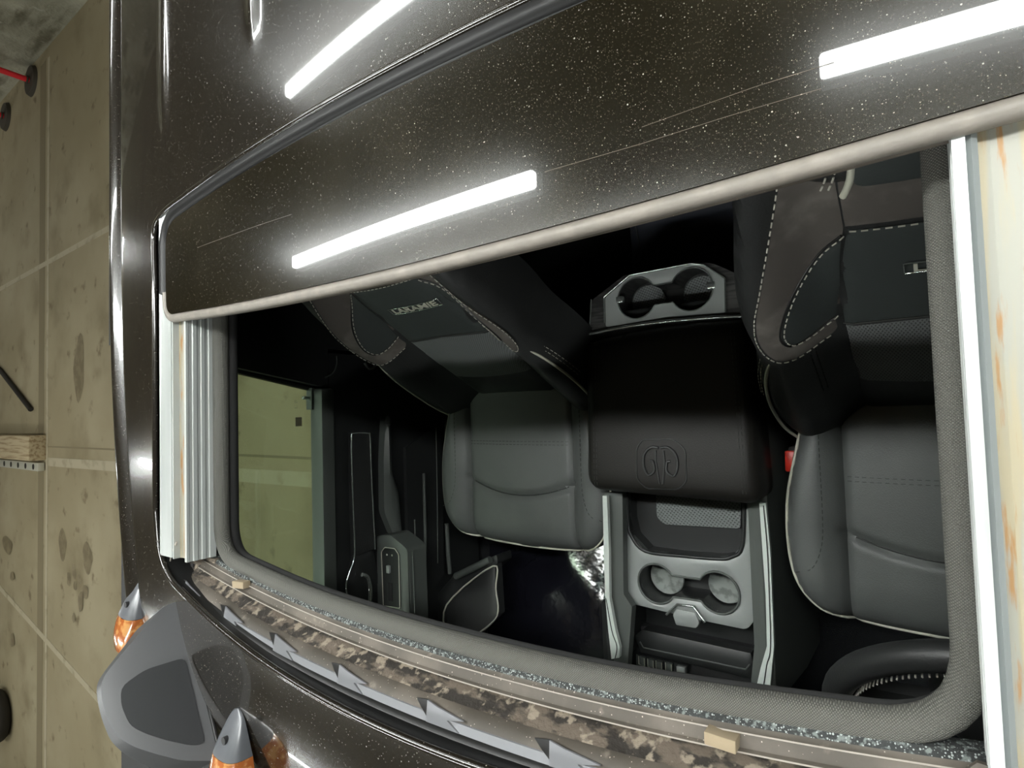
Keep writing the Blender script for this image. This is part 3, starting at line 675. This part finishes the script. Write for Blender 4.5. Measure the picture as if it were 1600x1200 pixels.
    for s in (-1, 1): tube('piping', [hm(s*a, b_, .001) for a, b_ in sp([(.074, .462), (.069, .474), (.065, .49), (.061, .53), (.058, .56), (.054, .588)], 5)], .0032, 'piping', hd)
    for s in (-1, 1):
        for k in (.010, .016): stitch('stitching', [hm(s*(a+k), b_+.004, 0) for a, b_ in sp([(.074, .466), (.069, .478), (.065, .494), (.061, .53), (.058, .56)], 5)], hd)
    # badge
    bmp = lambda x, y, z: bmap(x, .365+y, .0042+z+.0004)
    fr_ = [(-.067, -.0085), (-.060, -.0085), (.060, -.0085), (.067, -.0085), (.067, .0095), (-.067, .0095)]
    bg = look(tube('badge', [bmap(a+.022, .365+b_, .0042) for a, b_ in densify([Vector(q) for q in ((-.060, .0082), (-.060, -.0082), (.060, -.0082), (.060, .0082))], .01, True)], .0011, 'chrome', bk, 6, True), 'pale outlined name badge')
    text_mesh('lettering', 'LARAMIE', .0180, 'piping', bg, lambda x, y, z: bmap(x*1.50+.022, .365+y*.98, .0048+z), .0005, .0003)
    box('seat_base', (0, -.10, .09), (.36, .42, .18), 'plastic', t, .02)
    for s in (-1, 1): box('slide_rail', (s*.14, -.08, .015), (.03, .52, .03), 'steel' if False else 'plastic', t, .004)
    return t
def copy_tree(o, parent=None):
    c = o.copy(); COL.objects.link(c)
    if parent: c.parent = parent
    for ch in list(o.children): copy_tree(ch, c)
    return c
S1 = make_seat(); S1.location = (-.365, .035, .965)
tag(S1, 'black leather passenger seat with pale piping, left of the centre console', 'seat', 'front seats')
S2 = copy_tree(S1); S2.location = (.412, -.015, .965)
tag(S2, 'black leather driver seat with pale piping, right of the console behind the steering wheel', 'seat', 'front seats')

# ------------------------------------------------------------------ centre console
CON = thing('center_console', 'centre console with padded armrest, two pairs of cup holders and bright side strips', 'console', (0, 0, .95))
def zo(z): return flatmap(z-.95)
def pzl(pts, z): return PZ(pts, z)
box('body', (0, -.17, .095), (.255, .66, .23), 'plastic', CON, .02)
lid = round_poly([(-.150, .118), (-.07, .132), (.06, .138), (.152, .134), (.160, 0), (.166, -.165), (-.150, -.157), (-.142, 0)], [.01, .05, .05, .01, .1, .028, .035, .1], 6)
LZ = lambda x, y: 1.352+.006*math.cos(x/.16*1.4)-.02*max(0, -.12-y)*3
LM = lambda x, y, o: Vector((x, y, LZ(x, y)-.95+o))
ld = puff('armrest_lid', lid, LM, 'lid', CON, .009, .075, .022, .016)
for xa, xb in ((-.119, -.127), (-.114, -.122), (.132, .139), (.137, .144)):
    stitch('stitching', [LM(xa+(xb-xa)*q, .118-.27*q, .0005) for q in np.linspace(0, 1, 40)], ld, 'dthread', .0007)
(ex, ey), = PZ([(1034, 725)], 1.352)
oc = [(ex+a, ey+b_) for a, b_ in ((-.030, .043), (.028, .043), (.045, .026), (.045, -.028), (.030, -.042), (-.028, -.044), (-.045, -.028), (-.043, .028))]
em = look(tube('emblem', [LM(a, b_, .0002) for a, b_ in densify([Vector(q) for q in round_poly(oc, .008)], .006, True)], .0013, 'leather', ld, 6, True), 'embossed eight-sided emblem')
for s in (-1, 1):
    h = sp([(.002, .030), (.016, .031), (.030, .018), (.032, -.004), (.024, -.020), (.012, -.012), (.013, .004), (.019, .006)], 5)
    tube('horn', [LM(ex+s*a*.95, ey+b_*.95, .0005) for a, b_ in h], .0024, 'leather', em, 6)
tube('face', [LM(ex+a, ey+b_, .0004) for a, b_ in ((-.007, .024), (-.008, .005), (-.003, -.034), (.003, -.034), (.008, .005), (.007, .024))], .0016, 'leather', em, 6)
# rear cup holder unit
zr_ = 1.335
ro = pzl([(920, 522), (923, 468), (972, 430), (1080, 407), (1113, 411), (1158, 430), (1165, 494), (1110, 497), (1040, 503), (980, 512)], zr_)
holes = []
cr = [pzl([p], zr_)[0] for p in ((995, 466), (1080, 452))]
dumb = []
(ax, ay), (bx, by) = cr; R_ = .0375
ang = math.atan2(by-ay, bx-ax)
for i in range(25): a = ang+math.radians(28)+math.radians(304)*i/24; dumb.append((ax+R_*math.cos(a), ay+R_*math.sin(a)))
for i in range(25): a = ang+math.pi+math.radians(28)+math.radians(304)*i/24; dumb.append((bx+R_*math.cos(a), by+R_*math.sin(a)))
ru = look(puff('rear_cup_unit', round_poly(ro, .004, 2), zo(zr_-.004), 'wood', CON, .012, .05, .003, .002, holes=[dumb]), 'brushed dark surround')
ri = pzl([(945, 465), (984, 431), (1079, 413), (1099, 415), (1132, 436), (1133, 488), (1040, 495), (946, 511)], zr_)
look(puff('cup_plate', round_poly(ri, .004, 2), zo(zr_+.0005), 'satin', ru, .01, .004, .003, .002, holes=[dumb]), 'satin grey cup plate')
tube('chrome_rim', [(a, b_, zr_+.0008-.95) for a, b_ in densify([Vector(q) for q in pzl([(944, 505), (944, 464), (984, 430), (1079, 412), (1100, 414), (1133, 435), (1134, 488)], zr_)], .008)], .0015, 'chrome', ru)
tube('chrome_bar', [(a, b_, zr_+.003-.95) for a, b_ in sp(pzl([(919, 523), (980, 511), (1040, 503), (1110, 497), (1166, 494)], zr_), 5)], .0034, 'chrome', ru)
for e in (((921, 522), (924, 468)), ((1164, 492), (1157, 432))): tube('chrome_edge', [(a, b_, zr_-.95) for a, b_ in pzl(e, zr_)], .0018, 'chrome', ru)
def well(name, outline, z1, z0, m, par, cap='matte_black'):
    bm = bmesh.new(); n = len(outline)
    A = [bm.verts.new((x, y, z1-.95)) for x, y in outline]; B = [bm.verts.new((x, y, z0-.95)) for x, y in outline]
    for i in range(n): bm.faces.new((A[i], A[(i+1) % n], B[(i+1) % n], B[i]))
    bm.faces.new(B); return link(name, bm, m, par)
def disc(name, x, y, z, r, m, par, h=.003, label=None):
    bm = bmesh.new(); bmesh.ops.create_cone(bm, cap_ends=True, segments=40, radius1=r, radius2=r*.97, depth=h); bmesh.ops.translate(bm, vec=(x, y, z-.95), verts=bm.verts)
    o = link(name, bm, m, par); return look(o, label) if label else o
M['cupdisc'] = mat('pale_cup_disc', L(138, 144, 140), .4, mix=[(L(104, 108, 105), 60, .45, .65)])
M['moulding'] = mat('dark_blue_black_moulding', (.040, .044, .056, 1), .5)
M['cupmat'] = weave('ribbed_cup_mat', L(96, 100, 100), L(26, 27, 27), 70, rough=.5, rot=(0, 0, .5))
M['binmat'] = weave('diamond_rubber_mat', L(112, 118, 116), L(60, 64, 62), 60, rough=.5, rot=(0, 0, .6))
well('cup_well', dumb, zr_, 1.275, 'plastic', ru)
for k, (x, y) in enumerate(cr):
    disc('cup_mat', x, y, 1.278, .034, 'cupmat', ru, label='ribbed grey mat in the cup well')
    s = -1 if k == 0 else 1
    look(box('grip_tab', (x+s*.034, y+.002, 1.333-.95), (.014, .012, .010), 'chrome', ru, .002), 'chrome grip tab')
tube('well_lip', [(a, b_, zr_+.0012-.95) for a, b_ in dumb], .0012, 'chrome', ru, 6, True)
# front tray and cups
zf = 1.25
fo = pzl([(970, 770), (973, 927), (986, 944), (1040, 957), (1105, 972), (1166, 985), (1180, 968), (1173, 770)], zf)
binp = pzl([(980, 765), (981, 812), (987, 838), (1008, 861), (1060, 868), (1120, 873), (1143, 870), (1160, 852), (1163, 765)], zf)
cf_ = [PZ([p], zf)[0] for p in ((1026, 912), (1122, 926))]
(ax, ay), (bx, by) = cf_; ang = math.atan2(by-ay, bx-ax); dm = []; R_ = .0375
for i in range(25): a = ang+math.radians(32)+math.radians(296)*i/24; dm.append((ax+R_*math.cos(a), ay+R_*math.sin(a)))
for i in range(25): a = ang+math.pi+math.radians(32)+math.radians(296)*i/24; dm.append((bx+R_*math.cos(a), by+R_*math.sin(a)))
fp_ = puff('front_panel', round_poly(fo, [.002, .016, .01, .002, .002, .01, .016, .002], 5), zo(zf), 'satin', CON, .009, .012, .006, .003, holes=[binp, dm])
look(fp_, 'satin grey front panel')
well('storage_bin', binp, zf-.001, 1.205, 'plastic', CON)
fm = pzl([(1010, 765), (1012, 822), (1024, 834), (1156, 843), (1156, 765)], zf)
puff('bin_mat', round_poly([(a*.93, b_*1.0+.012) for a, b_ in fm], .008, 4), zo(1.215), 'binmat', CON, .012, .004)
tube('bin_rim', [(a, b_, zf+.0005-.95) for a, b_ in sp(binp, 4)], .0035, 'plastic', CON, 8)
well('cup_well', dm, zf, 1.175, 'plastic', CON)
for x, y in cf_: disc('cup_mat', x, y, 1.195, .035, 'cupdisc', CON, label='pale disc at the bottom of the cup')
ins2 = [(x*1.0, y) for x, y in dm]; tube('well_lip', [(a, b_, zf+.0004-.95) for a, b_ in dm], .0022, 'sideplastic', CON, 8, True)
hb = pzl([(1042, 960), (1059, 944), (1084, 947), (1102, 972)], zf+.004)
la = look(puff('latch_tab', round_poly(pzl([(1052, 960), (1057, 952), (1087, 958), (1093, 973), (1088, 981), (1057, 976)], zf), .003), zo(zf+.004), 'satin', CON, .006, .012, .003, .002), 'grey latch tab')
tube('latch_trim', [(a, b_, zf+.006-.95) for a, b_ in hb], .0026, 'chrome', la)
zs = 1.285
rl = look(puff('side_rim', pzl([(940, 770), (970, 772), (972, 930), (985, 950), (978, 1045), (958, 1045), (944, 940)], zs), zo(zs-.004), 'sideplastic', CON, .02, .02, .004, .003), 'left rim of the console')
rr_ = look(puff('side_rim', pzl([(1173, 775), (1190, 775), (1201, 900), (1204, 1010), (1196, 1090), (1170, 1090), (1181, 968)], zs), zo(zs-.004), 'sideplastic', CON, .02, .02, .004, .003), 'right rim of the console')
for par, pts in ((rl, [(941, 775), (948, 775), (951, 860), (952, 935), (961, 985), (968, 1012), (967, 1028), (955, 1030), (950, 985), (945, 930), (943, 860)]),
                 (rr_, [(1186, 786), (1196, 786), (1203, 860), (1206, 930), (1209, 1010), (1203, 1074), (1182, 1072), (1188, 1045), (1198, 1010), (1196, 930), (1191, 860)])):
    q = pzl(pts, 1.300); look(puff('bright_strip', q, zo(1.300), 'strip', par, .012, .010, .002, .001), 'bright metal strip')
for par, pts in ((rl, [(947, 935), (956, 985), (964, 1010), (961, 1029)]), (rr_, [(1193, 790), (1199, 860), (1202, 930), (1204, 1010), (1198, 1040), (1193, 1073)])):
    tube('strip_groove', [(a, b_, 1.3005-.95) for a, b_ in sp(pzl(pts, 1.300), 5)], .0008, 'plastic', par)
sd = [(-.50, 1.285), (-.02, 1.285), (.0, 1.0), (-.50, 1.0)]
for s, x0 in ((-1, -.150), (1, .146)):
    bm = bmesh.new(); pr_ = [(x0, 1.282), (x0+s*.012, 1.276), (x0+s*.030, 1.10), (x0+s*.032, .96), (x0-s*.02, .96), (x0-s*.02, 1.275)]
    extrude_y(bm, [(x, z-.95) for x, z in pr_], -.505, -.0 if s > 0 else -.39); link('side_wall', bm, 'sideplastic' if s > 0 else 'plastic', CON)
bn = look(puff('bin_door', pzl([(990, 995), (1003, 985), (1172, 1022), (1178, 1045), (1173, 1062), (1000, 1020)], 1.20), zo(1.20), 'plastic', CON, .01, .03, .006, .004), 'black bin door')
tube('bin_edge', [(a, b_, 1.203-.95) for a, b_ in pzl([(1000, 1003), (1005, 1012), (1165, 1046), (1172, 1038)], 1.203)], .0016, 'sideplastic', bn)
q = pzl([(1004, 1034), (1018, 1038), (1031, 1041), (1046, 1044), (1065, 1048)], 1.195)
us = look(puff('switch_bank', pzl([(994, 1022), (1056, 1036), (1074, 1040), (1073, 1056), (994, 1052)], 1.19), zo(1.19), 'plastic', CON, .01, .01), 'row of switches')
for x, y in q[:4]: 
    kx_ = look(box('switch', (x, y, 1.195-.95), (.0125, .022, .008), 'sideplastic', us, .002), 'grey switch'); tube('switch_edge', [(x-.006, y+.012, 1.2-.95), (x-.006, y-.004, 1.2-.95), (x+.006, y-.006, 1.2-.95), (x+.006, y+.010, 1.2-.95)], .0009, 'piping', kx_)
x, y = q[4]; look(box('switch_cap', (x, y, 1.195-.95), (.018, .018, .010), 'satin', us, .002), 'pale grey cap')
for p in ((1096, 1062), (1117, 1068)):
    (x, y), = pzl([p], 1.19); look(box('port_mark', (x, y, 1.192-.95), (.004, .014, .002), 'piping', us), 'pale mark')
box('lower_tray', (0.0, -.56, 1.15-.95), (.26, .20, .05), 'matte_black', CON, .01)
box('rear_face', (0, .155, 1.15-.95), (.27, .05, .34), 'plastic', CON, .01)

# seat belt buckle between console and driver seat
BK = thing('belt_buckle', 'red-buttoned seat belt buckle between the console and the driver seat', 'buckle', (.188, -.105, 1.21))
box('stalk', (0, .005, -.09), (.022, .018, .17), 'plastic', BK, .004)
look(box('release_button', (0, 0, .012), (.017, .036, .022), 'red', BK, .003), 'red release button')
box('casing', (.007, .002, -.003), (.022, .046, .03), 'matte_black', BK, .004)

# ------------------------------------------------------------------ passenger door with its window
DOOR = thing('front_door', 'passenger front door with chrome-edged trim, window and switch panel', 'door', (-.74, 0, .95))
def dx(x): return lambda y, z, o: (x+o+.74, y, z-.95)
b0 = .14
skin = [(-.85, 1.50), (b0, 1.50), (b0, .98), (-.85, .98)]
pn = puff('door_panel', skin, dx(-.722), 'plastic', DOOR, .05, .05)
PXX = -.712
def pd(name, px, x, m, thick=.004, par=DOOR, step=.012, ew=0, eh=0, r=0, lab=None):
    q = PX(px, x); q = round_poly(q, r) if r else q
    o = puff(name, q, dx(x), m, par, step, thick, ew, eh); return look(o, lab) if lab else o
def td(name, px, x, r, m, par=DOOR, closed=False, smooth=True, lab=None):
    q = PX(px, x); q = sp(q, 5, closed) if smooth else q
    o = tube(name, [(x+.74, a, b_-.95) for a, b_ in q], r, m, par, 8, closed); return look(o, lab) if lab else o
# sill and window
(ye_, _q), = PX([(484, 607)], -.735); box('window_sill', (.012, (ye_-.86)/2, 1.515-.95), (.045, ye_+.86, .035), 'sideplastic', DOOR, .006)
# glass: rear edge slopes with the pillar
wr = PX([(345, 574), (479, 606)], -.757)
(y1, z1), (y2, z2) = wr
gy = lambda z: y2+(z-z2)*(y1-y2)/(z1-z2)
wp = [(gy(1.50), 1.50), (gy(1.90), 1.90), (-.52, 1.90), (-.84, 1.50)]
WIN = look(puff('window_pane', wp, dx(-.757), M['window'], DOOR, .2, .004), 'green-tinted window pane')
bm = bmesh.new(); addtube(bm, [(-.757+.74+.006, gy(z), z-.95) for z in (1.50, 1.70, 1.90)], .007, 8); link('pane_seal', bm, 'rubber', DOOR)
q = PX([(463, 631), (467, 659)], -.752)
for (y, z), (sy, sz), lb in zip(q, ((.024, .012), (.020, .016)), ('small dark lettering on the glass', 'pale square sticker')):
    look(box('sticker', (-.753+.74, y, z-.95), (.0008, sy, sz), 'ink' if sy == .024 else 'sticker', WIN), lb) if sy != .024 else None
(y, z) = q[0]
text_mesh('etched_marking', '::.\n:.:', .012, 'ink', WIN, lambda a, b_, o: (-.7535+.74+o, y+b_, z-.95-a), .0002)
# pillar behind the window
PIL = thing('door_pillar', 'black pillar with belt guide behind the passenger window', 'pillar', (-.74, .2, .95))
pp = [(gy(1.88)+.004, 1.915), (gy(1.5)+.006, 1.50), (b0+.01, 1.50), (b0+.01, .98), (.80, .98), (1.3, 1.915)]
def dxp(x): return lambda y, z, o: (x+o+.74, y-.2, z-.95)
puff('pillar_panel', pp, dxp(-.725), 'plastic', PIL, .05, .06)
def tp(name, px, x, r, m): 
    return tube(name, [(x+.74, a-.2, b_-.95) for a, b_ in sp(PX(px, x), 5)], r, m, PIL)
tp('belt_guide', [(570, 567), (576, 576), (585, 573), (586, 560)], -.70, .003, 'sideplastic')
tp('panel_seam', [(508, 590), (520, 583), (526, 570), (526, 556)], -.712, .0016, 'sideplastic')
(y, z), = PX([(482, 622)], -.745)
lk = look(tube('lock_pin', [(-.745+.74, y, z-.95), (-.745+.75, y, z-.93)], .004, 'chrome', DOOR), 'chrome lock pin')
pd('sill_end', [(487, 606), (506, 610), (507, 640), (487, 640)], -.735, 'sideplastic', .02, lab='grey end of the sill')
# chrome-edged inlay
inl = [(550, 676), (577, 676), (582, 800), (585, 858), (560, 868), (554, 868), (551, 780)]
il = pd('trim_inlay', inl, -.700, 'leather', .012, DOOR, .012, .003, .002)
td('inlay_edge', [(586, 858), (583, 800), (580, 740), (578, 684), (574, 677), (553, 677), (549, 684), (550, 740), (552, 800), (554, 866), (546, 894), (541, 913), (544, 936)], -.699, .0022, 'chrome', il, lab='chrome edging')
pd('handle_cup', [(556, 868), (585, 860), (592, 900), (594, 955), (548, 940), (545, 912)], -.704, 'plastic', .01, ew=.006, eh=.004, r=.004)
td('door_handle', [(566, 898), (574, 902), (578, 918), (577, 945)], -.692, .0052, 'chrome', lab='chrome door handle')
# armrest with switches
ar = PZ([(586, 838), (606, 836), (626, 852), (634, 860), (638, 990), (588, 975)], 1.385)
AR = look(puff('armrest', round_poly(ar, .008), lambda a, b_, o: (a+.74, b_, 1.385-.95+o), 'sideplastic', DOOR, .012, .06, .008, .005), 'grey armrest')
sw = PZ([(597, 862), (602, 855), (618, 857), (624, 866), (626, 950), (600, 946)], 1.386)
swp = look(puff('switch_plate', round_poly(sw, .004), lambda a, b_, o: (a+.74, b_, 1.3875-.95+o), 'plastic', AR, .012, .003), 'dark switch plate')
tube('plate_edge', [(a+.74, b_, 1.3882-.95) for a, b_ in round_poly(sw, .004)], .0011, 'piping', swp, 6, True)
for p in ((604, 867), (612, 868)):
    (x, y), = PZ([p], 1.39); look(box('lock_dot', (x+.74, y, 1.3890-.95), (.004, .004, .002), 'piping', swp, .0008), 'pale dot')
(x, y), = PZ([(608, 889)], 1.39); look(box('window_switch', (x+.74, y, 1.392-.95), (.010, .018, .008), 'satin', swp, .002), 'grey window switch')
(x, y), = PZ([(609, 925)], 1.39); look(box('recess', (x+.74, y, 1.3885-.95), (.013, .042, .001), 'matte_black', swp), 'dark recess')
for k in (0, .007, .013): tube('armrest_rib', [(a+.74+k, b_, 1.380-k*.9-.95) for a, b_ in PZ([(630, 862), (634, 960)], 1.385)], .0016, 'sideplastic', AR)
pd('grab_pad', [(606, 650), (613, 650), (616, 740), (626, 770), (632, 838), (618, 836), (604, 800), (603, 720)], -.680, 'sideplastic', .02, ew=.012, eh=.008, r=.01, lab='grey pull pad')
pd('lower_panel', [(634, 700), (690, 660), (694, 900), (640, 960)], -.695, 'plastic', .01, lab='lower door panel')
td('pocket_edge', [(662, 740), (664, 820), (664, 880), (656, 905), (640, 925)], -.676, .004, 'sideplastic')
td('pocket_slot', [(648, 812), (650, 888)], -.680, .0022, 'sideplastic')
td('panel_line', [(681, 660), (683, 760), (684, 880)], -.682, .0014, 'sideplastic')
td('kick_edge', [(698, 655), (699, 720), (701, 770)], -.672, .006, 'sideplastic')
td('kick_edge', [(698, 818), (700, 860), (703, 896)], -.672, .006, 'sideplastic')

# rocker and outer body side, so the cabin is closed below the window
for s in (-1, 1):
    box('body_side', (s*.785, .35, 1.20), (.03, 2.3, .56), 'paint', TRUCK, .01)
    box('roof_side', (s*.770, .85, 1.885), (.012, 1.2, .05), 'headliner', TRUCK)
look(box('driver_window', (.77, .10, 1.69), (.006, 1.3, .38), M['tint'], TRUCK), 'dark driver window')
look(box('rear_side_panel', (-.77, .93, 1.69), (.02, 1.1, .38), 'plastic', TRUCK), 'black panel behind the pillar')

# ------------------------------------------------------------------ passenger footwell
KP = thing('glove_box', 'black panel edged in pale trim beside the passenger footwell, left of the plastic film', 'panel', (-.55, -.45, .95))
zk = 1.17
def kz(pts, z=zk): return [(a+.55, b_+.45) for a, b_ in PZ(pts, z)]
kf = look(puff('panel_face', round_poly(kz([(698, 1010), (698, 943), (772, 882), (777, 962), (746, 992), (740, 1015)]), .004), flatmap(zk-.95), 'leather', KP, .012, .03, .003, .002), 'dark grained face')
look(puff('panel_side', round_poly(kz([(678, 990), (679, 930), (706, 898), (772, 868), (774, 882), (698, 943), (696, 1010)]), .006), flatmap(zk-.955), 'plastic', KP, .012, .06, .008, .006), 'black side')
tube('pale_edging', [(a, b_, zk+.001-.95) for a, b_ in sp(kz([(698, 1000), (698, 945), (771, 884), (775, 920), (777, 962), (746, 991)]), 5)], .0022, 'piping', kf)
tube('bar', [(a, b_, zk-.94) for a, b_ in kz([(716, 899), (770, 873)])], .009, 'sideplastic', KP)
def film(x, y, o): 
    return (x, y, .985+o+.0016*math.sin(x*30+2*math.sin(y*14))+.0016*math.sin(x*150-y*40+3*math.sin(y*22))*math.exp(-((x+.27)/.06)**2-((y+.47)/.09)**2))
FMT = tag(puff('plastic_film', PZ([(765, 850), (965, 850), (985, 1080), (760, 1080)], .985), film, 'film', None, .011, .002), 'crinkled clear protective film over the dark passenger footwell mat', 'plastic film')
tag(box('floor_mat', (-.33, -.52, .955), (.44, .50, .01), 'carpet', None, .004), 'dark floor mat under the crinkled plastic film', 'floor mat')

# ------------------------------------------------------------------ steering wheel
SW = thing('steering_wheel', 'black leather steering wheel with stitched rim at the lower right', 'steering wheel', (.452, -.388, 1.47))
tilt = Matrix.Rotation(math.radians(42), 4, 'X')
def wv(r, a, z=0): v = tilt@Vector((r*math.cos(a), r*math.sin(a), z)); return v
bm = bmesh.new(); addtube(bm, [wv(.178, i*2*math.pi/64) for i in range(64)], .0165, 16, True); rm = link('rim', bm, 'leather', SW, 60)
for a in (2.55, 2.0, 1.1, -2.3): tube('rim_seam', [wv(.178+.0153*math.cos(q), a, .0153*math.sin(q)) for q in np.linspace(0, 2*math.pi, 14)], .0011, 'dthread', rm)
stp = bmesh.new()
for i in range(46):
    a = 1.35+i*.045; addtube(stp, [wv(.1615, a, .0135), wv(.1590, a+.012, .003)], .0010, 5)
look(link('stitching', stp, 'thread', rm, 60), 'pale stitching inside the rim')
hubm = lambda x, y, o: tilt@Vector((x, y, -.005+o))
hb_ = puff('hub', round_poly([(-.075, .055), (.075, .055), (.085, 0), (.05, -.07), (-.05, -.07), (-.085, 0)], .03, 5), hubm, 'leather', SW, .01, .05, .025, .02)
for s in (-1, 1):
    puff('spoke', round_poly([(s*.07, .030), (s*.165, .022), (s*.168, -.022), (s*.07, -.032)], .006), lambda x, y, o: tilt@Vector((x, y, -.012+o)), 'leather', SW, .01, .014, .006, .004)
puff('spoke', round_poly([(-.02, -.06), (.02, -.06), (.016, -.165), (-.016, -.165)], .004), lambda x, y, o: tilt@Vector((x, y, -.012+o)), 'chrome', SW, .01, .012, .004, .003)
box('column', tuple(tilt@Vector((0, 0, -.12))), (.09, .09, .20), 'plastic', SW, .015, rot=tilt.to_3x3())

# dark rear floor and the back of the cabin
RB = thing('rear_console', 'black moulded rear of the console behind the cup holders', 'panel', (0, .30, .95))
puff('moulding', round_poly([(-.16, -.10), (.16, -.10), (.17, .18), (.10, .25), (-.10, .25), (-.17, .18)], .03, 5), flatmap(.12), 'moulding', RB, .02, .1, .02, .015)
tube('seam', [(a, b_-.30, .124) for a, b_ in PZ([(955, 330), (990, 336), (1000, 380), (996, 410)], 1.07)], .0014, 'sideplastic', RB)
disc('screw', *[(v[0], v[1]-.30) for v in PZ([(956, 348)], 1.07)][0], 1.073, .006, 'sideplastic', RB)
tube('opening_line', [(a, b_-.30, .124) for a, b_ in sp(PZ([(1020, 330), (1050, 335), (1110, 322), (1160, 290)], 1.07), 5)], .0016, 'sideplastic', RB)
